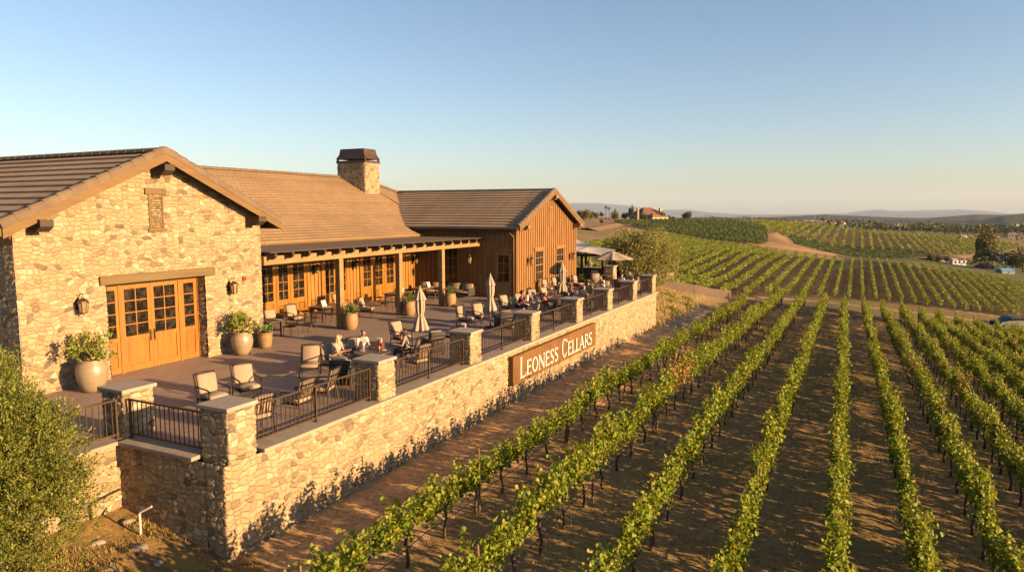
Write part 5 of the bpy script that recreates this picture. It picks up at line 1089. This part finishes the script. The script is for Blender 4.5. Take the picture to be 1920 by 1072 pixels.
def qtable(label, w=.9, l=.9, h=.73, m='table', group='square patio tables'):
    r = empty('table', (0,0,0), 0, label, 'table', group); B().bbox(-w/2,w/2,-l/2,l/2,h-.045,h,.01).ob('tabletop', M[m], r); B().box(-w/2+.06,w/2-.06,-l/2+.06,l/2-.06,h-.11,h-.045).ob('apron', M['chair'], r)
    lm = B().box(-.025,.025,-.025,.025,0,h-.11).me('leg', M['chair'])
    for x in (-1,1):
        for y in (-1,1): link('leg', lm, r, (x*(w/2-.09), y*(l/2-.09), 0))
    return r
def closed_umbrella(label, h=2.5):
    r = empty('closed_umbrella', (0,0,0), 0, label, 'umbrella', 'closed cream umbrellas')
    B().tube([(0,0,.05),(0,0,h-.08)], .021, 8).ob('pole', M['trim'], r); B().lathe([(.27,0),(.27,.05),(.24,.07),(.04,.09),(.035,.22)], 20).ob('base', M['chair'], r, smooth=30)
    pr = [(.265,.80),(.275,.86),(.235,1.0),(.185,1.18),(.125,1.36),(.115,1.42),(.145,1.55),(.165,1.75),(.155,1.95),(.135,2.06),(.12,2.10)]
    fn = lambda a, i: 1+.20*math.cos(8*a+.6*math.sin(3*a))+.06*math.sin(3*a+i*.4)
    B().lathe(pr, 64, fn=fn).ob('canopy', M['canvas'], r, smooth=True)
    B().lathe([(.215,1.99),(.205,2.03),(.165,2.14),(.12,2.26),(.075,2.38),(.05,2.45),(.02,2.475)], 64, fn=lambda a, i: 1+(.16 if i < 4 else .08)*math.cos(8*a+.4)).ob('top_flap', M['canvas'], r, smooth=True)
    B().lathe([(.02,2.46),(.035,2.5),(.03,2.54),(.01,2.56)], 10).ob('finial', M['canvas'], r, smooth=True)
    B().lathe([(.128,1.37),(.135,1.39),(.135,1.41),(.122,1.425)], 24).ob('tie_strap', M['cream'], r, smooth=True); return r
def open_umbrella(loc, rz, label, R_=1.45, h=2.72, eave=2.25):
    r = empty('open_umbrella', loc, rz, label, 'umbrella'); B().tube([(0,0,0),(0,0,h+.05)], .022, 8).ob('pole', M['black'], r); B().lathe([(.27,0),(.27,.05),(.04,.09),(.035,.22)], 20).ob('base', M['chair'], r)
    n_ = 8; V = []; F = []; ring = 6; sub = 4
    for i in range(ring+1):
        t = i/ring
        for k in range(n_*sub):
            a = 2*math.pi*k/(n_*sub); f = (k % sub)/sub; sag = math.sin(f*math.pi)*.05*t; rr = R_*t*(math.cos(math.pi/n_)/math.cos((f-.5)*2*math.pi/n_))*(1-.03*math.sin(f*math.pi)); V.append((rr*math.cos(a), rr*math.sin(a), h-(h-eave)*t**1.1-sag))
    m_ = n_*sub
    for i in range(ring):
        for k in range(m_): F.append((i*m_+k, (i+1)*m_+k, (i+1)*m_+(k+1) % m_, i*m_+(k+1) % m_))
    b = B(); b.add(V, F); b.add([(x, y, z-.012) for x, y, z in V], [tuple(reversed(f)) for f in F]); b.ob('canopy', M['canvas'], r)
    cp = B(); cp.lathe([(.26,h-.085),(.24,h-.04),(.05,h+.05),(.02,h+.06)], 8); cp.ob('vent_cap', M['canvas'], r)
    for k in range(8): a = 2*math.pi*k/8; B().tube([(0,0,h-.04),(R_*.97*math.cos(a), R_*.97*math.sin(a), eave-.02)], .008, 4).ob('rib', M['black'], r)
    return r
A0 = armchair('cream cushioned armchair nearest the corner pillar, seat facing the vineyard'); A0.location = (-15.62, 13.2, 0); A0.rotation_euler.z = R(-8)
def A(x, y, deg, lab): return again(A0, (x, y, 0), R(deg), lab)
A(-15.62, 14.38, -22, 'cream cushioned armchair beside the low table, second from the corner pillar')
A(-13.15, 12.35, 168, 'cream armchair seen from behind its slats, just past the corner pillar'); A(-13.3, 13.95, 185, 'cream armchair backing on the first railing, middle of that railing')
A(-13.5, 15.2, 200, 'cream armchair backing on the first railing, left of the second pillar')
qt = qtable('low dark coffee table between the two nearest cream armchairs', .95, .8, .42, 'table', 'low coffee tables'); qt.location = (-14.55, 13.55, 0); qt.rotation_euler.z = R(-10)
# people group at the second pillar
A(-15.95, 17.35, -55, 'cream armchair left of the blonde woman, back to the building')
C0 = club('dark boxy armchair with its back to the first railing, near the blonde woman'); C0.location = (-14.05, 16.75, 0); C0.rotation_euler.z = R(112)
A(-15.45, 19.25, -28, 'cream armchair under the man in the white shirt'); A(-15.55, 18.05, -8, 'cream armchair under the blonde woman')
A(-13.95, 20.15, 215, 'cream armchair under the dark haired woman'); A(-13.2, 19.6, 165, 'empty cream armchair beside the railing, next to the dark haired woman')
t1 = rtable('round slate table where the three nearest people sit', .62); t1.location = (-14.45, 18.7, 0)
A(-16.3, 23.0, -12, 'cream armchair just left of the nearest closed umbrella'); again(C0, (-14.3, 22.2, 0), R(150), 'dark boxy armchair right of the nearest closed umbrella, back to the camera')
t2 = qtable('wooden table behind the dark armchair at the nearest closed umbrella', 1.0, 1.0, .74); t2.location = (-13.6, 22.9, 0)
U0 = closed_umbrella('nearest closed cream umbrella, standing behind the three seated people'); U0.location = (-15.1, 22.6, 0)
again(U0, (-15.2, 28.6, 0), 1.1, 'second closed cream umbrella, in front of the barn side door'); again(U0, (-15.0, 37.0, 0), 2.2, 'third closed cream umbrella, in front of the barn windows')
M['redwood'] = mat('red_wood_box', (.22,.06,.03), .5, .2, 6); M['flower'] = mat('dried_flowers', (.22,.09,.07), .9, .4, 20)
def caddy(loc, rz, lab):
    r = empty('table_box', loc, rz, lab, 'box'); b = B(); b.box(-.12,.12,-.12,.12,0,.015); b.box(-.12,-.105,-.12,.12,.015,.26); b.box(.105,.12,-.12,.12,.015,.26); b.box(-.105,.105,-.12,-.105,.015,.26); b.box(-.105,.105,.105,.12,.015,.26); b.ob('crate', M['redwood'], r)
    B().bbox(-.09,.09,-.04,.0,.02,.42,.01).ob('menu_card', M['white'], r); B().lathe([(.02,.1),(.06,.2),(.08,.30),(.06,.37),(.02,.40)], 9, fn=lambda a, i: 1+.2*math.sin(a*4+i)).ob('bouquet', M['flower'], r); return r
caddy((-13.35, 22.95, .74), .4, 'red wooden box with cards and dried flowers on the table by the third pillar'); caddy((-14.35, 19.0, .735), .2, 'red wooden box of flowers on the table between the seated people')
# second umbrella group
A(-16.35, 28.3, -10, 'cream armchair on the left of the second closed umbrella'); A(-16.05, 29.3, -20, 'cream armchair directly behind the second closed umbrella'); again(C0, (-14.35, 28.3, 0), R(140), 'dark boxy armchair right of the second closed umbrella')
A(-13.4, 27.3, 160, 'cream armchair backing on the railing near the second umbrella'); t3 = again(t1, (-14.2, 29.6, 0), 0, 'round slate table behind the second closed umbrella'); A(-14.0, 30.5, 230, 'cream armchair beyond the second umbrella, facing its table')
# readers
A(-16.45, 32.9, -15, 'cream armchair left of the people reading menus'); A(-16.1, 34.0, -25, 'cream armchair behind the people reading menus'); again(t1, (-14.7, 32.9, 0), 0, 'round slate table where two people read menus')
A(-15.6, 32.4, -10, 'cream armchair under the reader in dark red'); A(-13.7, 32.0, 190, 'cream armchair under the person in the burgundy top'); again(t1, (-14.3, 35.2, 0), 0, 'round slate table between the readers and the third umbrella')
A(-16.3, 36.1, -25, 'cream armchair in front of the barn gable, left of two'); A(-16.1, 37.4, -15, 'cream armchair in front of the barn gable, right of two'); A(-18.0, 42.0, 0, 'cream armchair against the barn gable below its left window'); A(-17.9, 43.4, 0, 'cream armchair against the barn gable between its windows')
A(-17.9, 45.4, 0, 'cream armchair against the barn gable below its right window'); again(qt, (-15.6, 36.6, 0), 0, 'low dark coffee table in front of the third closed umbrella'); again(t1, (-13.9, 37.2, 0), 0, 'round slate table between two seated guests and the railing')
A(-13.3, 38.2, 230, 'cream armchair by the railing beyond the seated pair'); A(-14.2, 36.2, 60, 'cream armchair under the guest in the patterned top'); A(-13.35, 36.2, 100, 'cream armchair under the fair haired guest by the railing')
A(-16.3, 40.6, -30, 'cream armchair between the third umbrella and the white shirted guest'); again(t2, (-15.0, 41.3, 0), 0, 'square table where the white shirted guest leans'); A(-14.5, 40.2, 100, 'cream armchair near the sixth pillar, back to the camera'); A(-14.4, 42.6, -90, 'cream armchair under the leaning guest in the white shirt')
A(-13.4, 43.9, 200, 'cream armchair by the last railing but one'); A(-16.6, 47.4, -60, 'cream armchair near the terrace end under the sail'); A(-17.3, 45.6, -10, 'cream armchair right of the barn corner'); again(t2, (-16.6, 49.0, 0), 0, 'square table under the edge of the shade sail')
A(-17.6, 49.9, -70, 'cream armchair behind the table under the sail edge'); A(-18.0, 52.0, -80, 'cream armchair deep under the shade sail'); again(t1, (-15.0, 45.0, 0), 0, 'round slate table under the open umbrella')
open_umbrella((-14.75, 45.4, 0), .3, 'open cream umbrella at the far end of the terrace')
# under the pergola
def sofa(loc, rz, lab, w=1.5):
    r = empty('sofa', loc, rz, lab, 'sofa', 'cream cushioned sofas under the pergola'); B().bbox(-.40,.36,-w/2,w/2,.12,.30,.02).ob('base', M['wicker'], r); B().bbox(-.30,.36,-w/2+.06,w/2-.06,.30,.44,.04).ob('seat_cushion', M['cream'], r, smooth=50)
    B().bbox(-.44,-.36,-w/2,w/2,.12,.72,.02).ob('backrest', M['wicker'], r)
    for s in (-1,1):
        B().bbox(-.40,.34,s*(w/2-.03)-.03,s*(w/2-.03)+.03,.3,.58,.02).ob('armrest', M['wicker'], r)
        b = B(); b.T = lambda x, y, z: (x-(z-.44)*.3, y, z); b.bbox(-.34,-.2,s*w/4-w/4+.08,s*w/4+w/4-.08,.44,.86,.05); b.ob('back_cushion', M['cream'], r, smooth=50)
        for x in (-.36,.3): B().tube([(x,s*(w/2-.06),0),(x,s*(w/2-.06),.13)], .02, 6).ob('leg', M['chair'], r)
    return r
sofa((-24.2, 23.6, 0), R(-15), 'cream cushioned bench against the hall at its left end', 1.4)
M['planks'] = mat('table_planks', (.36,.20,.09), .6, .2, 3, .004, stretch=(4,.5,4))
p1 = qtable('low dark table in front of the bench under the pergola', 1.0, .8, .72, 'table', 'tables under the pergola'); p1.location = (-22.7, 22.2, 0); p2 = qtable('long plank table left of the nearest pergola post', .9, 1.7, .76, 'planks', 'tables under the pergola'); p2.location = (-23.6, 27.0, 0)
again(p2, (-23.7, 33.2, 0), 0, 'plank table between the nearest and middle pergola posts'); again(p2, (-23.9, 36.2, 0), 0, 'plank table beyond the middle pergola post')
S0 = side_chair('slim dark chair near the low table under the pergola'); S0.location = (-21.9, 22.7, 0); S0.rotation_euler.z = R(170)
def S(x, y, deg, lab): return again(S0, (x, y, 0), R(deg), lab)
S(-21.75, 23.7, 190, 'slim dark chair right of the low table, left end of the pergola'); S(-24.6, 26.6, 0, 'slim dark chair on the wall side of the near plank table'); S(-24.6, 27.5, 5, 'slim dark chair on the wall side of the near plank table, further one'); S(-22.7, 26.3, 175, 'slim dark chair on the terrace side of the near plank table'); S(-22.7, 27.3, 190, 'slim dark chair on the terrace side of the near plank table, by the post')
S(-24.7, 32.8, 0, 'slim dark chair on the wall side of the middle plank table'); S(-22.8, 32.5, 178, 'slim dark chair on the terrace side of the middle plank table'); S(-22.8, 33.4, 185, 'slim dark chair on the terrace side of the middle plank table, further one'); S(-22.9, 31.0, 160, 'slim dark chair alone between the pergola posts'); S(-22.9, 35.8, 180, 'slim dark chair at the far plank table'); S(-23.0, 36.7, 200, 'slim dark chair at the far end of the far plank table')
A(-23.8, 25.0, -10, 'cream armchair under the pergola near the plank table'); A(-24.9, 29.6, 0, 'cream armchair against the hall behind the middle bay'); A(-22.6, 28.9, 20, 'cream armchair in the bay behind the nearest pergola pot')
sofa((-24.6, 37.9, 0), R(-75), 'cream sofa in the shaded corner, left of the far pergola post', 1.5); sofa((-22.6, 38.2, 0), R(-90), 'cream sofa in the shaded corner, right of the far pergola post', 1.9); again(qt, (-23.0, 37.0, 0), 0, 'low dark coffee table in front of the corner sofas')
for k, (x, y, z, lb) in enumerate([(-23.5,26.6,.76,'white menu stand on the near plank table'),(-23.7,33.5,.76,'white menu stand on the middle plank table'),(-23.8,36.5,.76,'white menu stand on the far plank table')]):
    b = B(); b.prism([(-.12,0),(.12,0),(.01,.30),(-.01,.30)], -.16, .16, 'Y'); tag(b.ob('menu_stand', M['white'], loc=(x, y, z)), lb, 'menu stand', 'white menu stands')
# glasses and plates on the tables
gm = mat('clear_glass', (.55,.48,.42), .1, .05, 3, spec=.8)
gme = B().lathe([(.03,0),(.03,.004),(.005,.008),(.005,.08),(.03,.10),(.038,.14),(.03,.19)], 10).me('wine_glass', gm, True); plm = B().lathe([(.05,0),(.12,.012),(.12,.018),(.05,.008)], 16).me('plate', M['white'], True)
for i, (tx, ty, wh) in enumerate([(-14.45,18.7,'of the three nearest people'),(-14.7,32.9,'where two people read menus'),(-13.9,37.2,'of the seated pair by the railing'),(-15.0,41.3,'of the leaning guest')]):
    for k in range(3): a = k*2.1+i; tag(link('wine_glass', gme, None, (tx+.3*math.cos(a), ty+.3*math.sin(a), .741)), 'wine glass on the table '+wh, 'glass', 'wine glasses on the table '+wh)
    for k in range(2): a = k*2.6+i+.8; tag(link('plate', plm, None, (tx+.36*math.cos(a), ty+.36*math.sin(a), .741)), 'white plate on the table '+wh, 'plate', 'white plates on the table '+wh)
# ------------------------------------------------------------------ sail pavilion
M['sail'] = mat('pale_sail_canvas', (1.0,.84,.67), .8, .04, 3)
pv = empty('sail_pavilion', (-18, 53, 0), 0, 'open pavilion with two taut cream shade sails on dark posts behind the barn', 'pavilion')
for x, y in ((-20.4,50.6),(-18.9,50.6),(-17.2,50.6),(-20.4,55.6),(-18.9,55.6),(-17.1,55.6)): part(pv, B().bbox(x-.09, x+.09, y-.09, y+.09, 0, 2.05, .01).ob('post', M['darkbeam']))
b = B(); b.box(-20.6,-17.0,50.5,50.7,2.0,2.2); b.box(-20.6,-17.0,55.5,55.7,2.1,2.3); b.box(-20.5,-20.3,50.7,55.5,2.02,2.18); b.box(-17.3,-17.1,50.7,55.5,2.02,2.18); part(pv, b.ob('beam', M['darkbeam']))
def sail(c, sag, x):
    n_ = 14; V = []; c = [np.array(q, float) for q in c]
    for i in range(n_+1):
        for j in range(n_+1):
            u, v = i/n_, j/n_; uu = u+(.5-u)*.10*math.sin(math.pi*v); vv = v+(.5-v)*.10*math.sin(math.pi*u); p = c[0]*(1-uu)*(1-vv)+c[1]*uu*(1-vv)+c[2]*uu*vv+c[3]*(1-uu)*vv; V.append(tuple(p+np.array([0,0,-sag*math.sin(math.pi*u)*math.sin(math.pi*v)])))
    F = [(i*(n_+1)+j, (i+1)*(n_+1)+j, (i+1)*(n_+1)+j+1, i*(n_+1)+j+1) for i in range(n_) for j in range(n_)]; k = len(V); b = B(); b.add(V+[(x_, y, z-.015) for x_, y, z in V], F+[tuple(q+k for q in reversed(f)) for f in F]); return b
part(pv, sail([(-17.0,49.5,2.2),(-16.9,53.0,2.42),(-20.3,56.5,2.56),(-19.6,51.0,2.34)], .08, 0).ob('shade_sail', M['sail'], smooth=True))
part(pv, sail([(-20.1,52.0,2.26),(-20.1,56.6,2.55),(-23.0,60.0,2.9),(-23.5,54.0,2.8)], .08, 0).ob('shade_sail', M['sail'], smooth=True))
ct = empty('bar_counter', (-18.6, 51.9, 0), 0, 'dark outdoor bar counter under the shade sails', 'bar'); B().box(-1.2,1.0,-.3,.3,0,1.02).ob('body', M['darkbeam'], ct); B().bbox(-1.3,1.1,-.4,.4,1.02,1.08,.01).ob('countertop', M['cap'], ct)
gt = empty('stone_pillar', (-16.5, 50.3, 0), 0, 'free standing stone pillar beside the bar under the shade sails', 'pillar', 'stone pillars on the terrace wall'); at0(gridbox('shaft', -16.85, -16.15, 49.95, 50.65, 0, 1.3, M['stone'], st=.05, sides='xXyY'), gt); at0(B().bbox(-16.92, -16.08, 49.88, 50.72, 1.3, 1.38, .01).ob('cap', M['cap']), gt)
hb_ = empty('boxwood_pot', (-17.8, 47.6, 0), 0, 'dark planter hedge at the barn corner near the sail pavilion', 'planter'); B().bbox(-.4,.4,-.3,.3,0,.45,.02).ob('box', M['black'], hb_); link('foliage', shrub_mesh('foliage', .42, .5, 400, M['tree'], .08, 9), hb_, (0,0,.45))
# ------------------------------------------------------------------ people
SKIN = mat('skin', (.56,.33,.22), .55, .05, 4, spec=.35)
def skinmesh(name, nodes, m, sub=2):
    """nodes: list of (pos, radius, parent index) grown into one continuous surface"""
    me = bpy.data.meshes.new(name); me.from_pydata([n_[0] for n_ in nodes], [(i, n_[2]) for i, n_ in enumerate(nodes) if n_[2] is not None], []); o = bpy.data.objects.new(name, me); COL.objects.link(o)
    md = o.modifiers.new('s', 'SKIN'); md.use_smooth_shade = True
    for i, n_ in enumerate(nodes): rr = n_[1] if isinstance(n_[1], tuple) else (n_[1], n_[1]); me.skin_vertices[0].data[i].radius = rr; me.skin_vertices[0].data[i].use_root = (i == 0)
    o.modifiers.new('u', 'SUBSURF').levels = sub; o.modifiers['u'].render_levels = sub
    dg = bpy.context.evaluated_depsgraph_get(); dg.update(); r = bpy.data.meshes.new_from_object(o.evaluated_get(dg)); r.name = name; r.materials.clear(); r.materials.append(m); r.shade_smooth(); bpy.data.objects.remove(o); return r
def person(loc, rz, label, shirt, pants, hair, lean=.15, turn=0., hairstyle='short', reach=(.42,.0), seat=.47, arms='table', near=True, sleeve='short', stand=False, sm=None, pm_=None):
    r = empty('person', loc, rz, label, 'person'); Z = seat+.10; V3 = lambda x, y, z: (x, y, z); sx = math.sin(lean)
    pel = (0, 0, Z); ab = (sx*.2, 0, Z+.17); chs = (sx*.42, 0, Z+.34); sh = (sx*.56, 0, Z+.46); nk = (sx*.60+.01, 0, Z+.55); hc = (sx*.64+.035, 0, Z+.67); ht = (sx*.66+.03, 0, Z+.76)
    N = [(pel,(.15,.12),None),(ab,(.14,.11),0),(chs,(.155,.115),1),(sh,(.13,.08),2),(nk,(.05,.05),3),((sx*.62+.03,0,Z+.60),(.062,.070),4),(hc,(.082,.098),5),(ht,(.065,.08),6)]
    ct, st_ = math.cos(turn), math.sin(turn); N.append(((hc[0]+.105*ct, hc[1]+.105*st_, hc[2]-.015), .014, 6))   # nose
    SL = {}; 
    for s in (-1, 1):
        i0 = len(N)
        if stand: kn, an, toe = (.04,s*.10,Z-.43),(.0,s*.11,Z-.85),(.16,s*.13,Z-.92)
        else: kn, an, toe = (.46,s*.12,Z-.02),(.43,s*.12,.10),(.60,s*.14,.04)
        hp = (.03,s*.09,Z-.01) if not stand else (0,s*.09,Z-.06)
        N += [(hp,.095,0),(tuple((a+b_)/2 for a, b_ in zip(hp, kn)),.082,i0),(kn,.062,i0+1),(tuple((a*.6+b_*.4) for a, b_ in zip(kn, an)),.056,i0+2),(an,.036,i0+3),(toe,.033,i0+4)]
        a0 = len(N); shp = (sh[0]-.01,s*.17,sh[2]-.01)
        el = (shp[0]+.10,s*.235,shp[2]-.26) if arms != 'up' else (shp[0]+.16,s*.23,shp[2]-.22)
        hz = .79 if not stand else Z+.12
        hd = (sx*.3+reach[0]-.02,s*.12+reach[1],hz+.03) if arms == 'table' else ((sx*.4+.33,s*.10,Z+.36) if arms == 'up' else (shp[0]+.2,s*.22,Z-.05))
        wr = tuple(hd[i_]-(.085*(hd[i_]-el[i_])/max(.05, math.dist(hd, el))) for i_ in range(3)); N += [(shp,.062,3),(tuple((a+b_)/2 for a, b_ in zip(shp, el)),.050,a0),(el,.040,a0+1),(tuple((a+b_)/2 for a, b_ in zip(el, wr)),.036,a0+2),(wr,.024,a0+3),(hd,(.036,.016),a0+4)]; SL[s] = (shp, el, wr, kn, hp, an)
        if near:
            dx, dy = (hd[0]-wr[0])/.085, (hd[1]-wr[1])/.085
            for f in range(4):
                o_ = (f-1.5)*.019; L = (.075,.085,.08,.062)[f]; b0 = len(N); p1_ = (hd[0]+dx*.035-dy*o_, hd[1]+dy*.035+dx*o_, hd[2]); N += [(p1_,.0095,a0+5),((p1_[0]+dx*L*.5, p1_[1]+dy*L*.5, p1_[2]+.004),.0085,b0),((p1_[0]+dx*L, p1_[1]+dy*L, p1_[2]-.018),.0075,b0+1)]
            b0 = len(N); N += [((hd[0]+dy*.03*s, hd[1]-dx*.03*s, hd[2]+.004),.011,a0+5),((hd[0]+dx*.04+dy*.05*s, hd[1]+dy*.04-dx*.05*s, hd[2]),.009,b0)]
    link('body', skinmesh('body', N, SKIN), r)
    S_ = [(pel,(.16,.135),None),(ab,(.165,.13),0),(chs,(.178,.135),1),(sh,(.14,.09),2),((nk[0]-.005,0,nk[2]-.035),(.055,.055),3)]
    for s in (-1,1):
        shp, el, wr = SL[s][:3]; i0 = len(S_); k = .95 if sleeve == 'long' else 0; S_ += [(shp,.078,3),(tuple((a+b_)/2 for a, b_ in zip(shp, el)),.064,i0)]
        if sleeve == 'none': S_.pop()
        if k: S_ += [(el,.054,i0+1),(tuple(a*.25+b_*.75 for a, b_ in zip(el, wr)),.042,i0+2)]
    link('shirt', skinmesh('shirt', S_, sm or mat('shirt_cloth', shirt, .8, .08, 9, .003)), r)
    P_ = [((0,0,Z-.0),(.165,.14),None)]
    for s in (-1,1): shp, el, wr, kn, hp, an = SL[s]; i0 = len(P_); P_ += [(hp,.105,0),(tuple((a+b_)/2 for a, b_ in zip(hp, kn)),.092,i0),(kn,.075,i0+1),(tuple(a*.5+b_*.5 for a, b_ in zip(kn, an)),.068,i0+2),(tuple(a*.1+b_*.9 for a, b_ in zip(kn, an)),.055,i0+3)]
    link('trousers', skinmesh('trousers', P_, mat('trouser_cloth', pants, .8, .1, 9)), r)
    hm2 = mat('hair', hair, .5, .25, 20, stretch=(1,1,.2)); H = [((hc[0]-.045*ct,-.045*st_,hc[2]+.02),(.088,.100),None),((ht[0]-.035*ct,-.03*st_,ht[2]+.012),(.070,.085),0)]
    if hairstyle == 'long': H += [((hc[0]-.075*ct,-.075*st_,hc[2]-.07),(.095,.06),0),((hc[0]-.10*ct,-.10*st_,hc[2]-.20),(.105,.05),2),((hc[0]-.12*ct,-.11*st_,hc[2]-.33),(.085,.04),3)]
    if hairstyle == 'long':
        for s in (-1,1): k0 = len(H); H += [((hc[0]-.02*ct-s*.085*st_,-.02*st_+s*.088*ct,hc[2]-.05),(.04,.035),0),((hc[0]-.03*ct-s*.10*st_,-.03*st_+s*.10*ct,hc[2]-.17),(.045,.035),k0),((hc[0]-.03*ct-s*.095*st_,-.03*st_+s*.095*ct,hc[2]-.29),(.032,.025),k0+1)]
    elif hairstyle == 'bob': H += [((hc[0]-.06*ct,-.06*st_,hc[2]-.07),(.095,.07),0)]
    hm_o = skinmesh('hair', [((p[0]-.016*ct, p[1]-.016*st_, p[2]), q, k) for p, q, k in H], hm2); link('hair', hm_o, r)
    for s in (-1,1):
        e_ = B(); e_.lathe([(.002,-.011),(.011,-.006),(.012,0),(.011,.006),(.002,.011)], 8, (hc[0]+.078*ct-s*.032*st_, hc[1]+.078*st_+s*.032*ct, hc[2]+.012)); e_.ob('eye', M['black'], r, smooth=True)
    for s in (-1,1):
        e_ = B(); c_ = (hc[0]-.005*ct-s*.092*st_, hc[1]-.005*st_+s*.092*ct, hc[2]-.01); e_.lathe([(.003,-.03),(.016,-.015),(.018,.01),(.012,.028),(.003,.032)], 8, c_); e_.ob('ear', SKIN, r, smooth=True)
    mo = B(); mo.bbox(hc[0]+.074*ct-.006, hc[0]+.074*ct+.010, hc[1]+.08*st_-.022, hc[1]+.08*st_+.022, hc[2]-.062, hc[2]-.052, .003); mo.ob('mouth', mat('lips', (.4,.12,.09), .5), r); return r
def floral():
    m, t, p, o = newmat('floral_cloth'); g = t.N('ShaderNodeNewGeometry').outputs['Position']; v = t.N('ShaderNodeTexVoronoi', {'Vector': g, 'Scale': 13.}).outputs['Distance']; t.l.new(t.ramp(v, [(.24,(.75,.68,.62)),(.32,(.02,.02,.03))]), p.inputs['Base Color']); p.inputs['Roughness'].default_value = .8; return m
person((-15.5, 18.05, 0), R(15), 'long haired blonde person in a pale top at the nearest occupied table', (.62,.50,.38), (.25,.2,.18), (.75,.52,.24), .22, .7, 'long')
person((-15.4, 19.2, 0), R(-22), 'person in an open white shirt with short brown hair, leaning on the nearest occupied table', (.78,.76,.76), (.06,.07,.1), (.05,.03,.02), .42, -.2, 'short', (.5,0))
person((-13.98, 20.1, 0), R(215), 'person with long dark hair in a black and white floral top', (.1,.1,.1), (.03,.03,.035), (.022,.014,.010), .18, .15, 'long', sleeve='none', sm=floral())
person((-15.55, 32.4, 0), R(10), 'person in dark red holding a menu at the second occupied table', (.18,.03,.03), (.04,.03,.03), (.08,.045,.025), .3, 0, 'bob', arms='up', near=False, sleeve='long')
tag(B().box(-.012,.012,-.12,.12,-.16,.16).ob('menu_card', M['white'], loc=(-15.08, 32.5, .98), rz=R(10)), 'white menu card held up by the person in dark red', 'menu')
person((-13.75, 32.0, 0), R(182), 'person in a burgundy top seen from behind by the railing', (.20,.035,.03), (.7,.62,.55), (.06,.035,.02), .35, 0, 'bob', near=False)
person((-14.2, 36.15, 0), R(65), 'person in a dark patterned top, left one of the pair by the fifth pillar', (.05,.03,.04), (.03,.03,.03), (.12,.07,.04), .15, .4, 'bob', near=False, sm=floral())
person((-13.4, 36.2, 0), R(100), 'fair haired person in white, right one of the pair by the fifth pillar', (.75,.7,.62), (.3,.25,.2), (.55,.36,.15), .2, -.3, 'short', near=False)
person((-14.4, 42.55, 0), R(-95), 'person in a white shirt leaning over a table by the sixth pillar', (.75,.73,.74), (.06,.05,.05), (.05,.03,.02), .7, 0, 'short', near=False)
A(-13.6, 46.4, -110, 'cream armchair at the last pillar'); A(-13.9, 44.3, 70, 'cream armchair before the last pillar')
person((-13.85, 44.35, 0), R(70), 'person in white seated under the right edge of the open umbrella', (.75,.74,.74), (.05,.05,.05), (.05,.03,.02), .2, 0, 'short', near=False)
person((-13.6, 46.35, 0), R(-110), 'person in a pale shirt seated beside the farthest pillar', (.74,.7,.68), (.1,.09,.09), (.18,.08,.04), .5, 0, 'short', near=False)
person((-19.0, 52.6, .0), R(-90), 'person standing behind the bar counter under the shade sails', (.6,.5,.42), (.05,.05,.05), (.3,.2,.1), .05, 0, 'short', near=False, stand=True, seat=.84, arms='down')
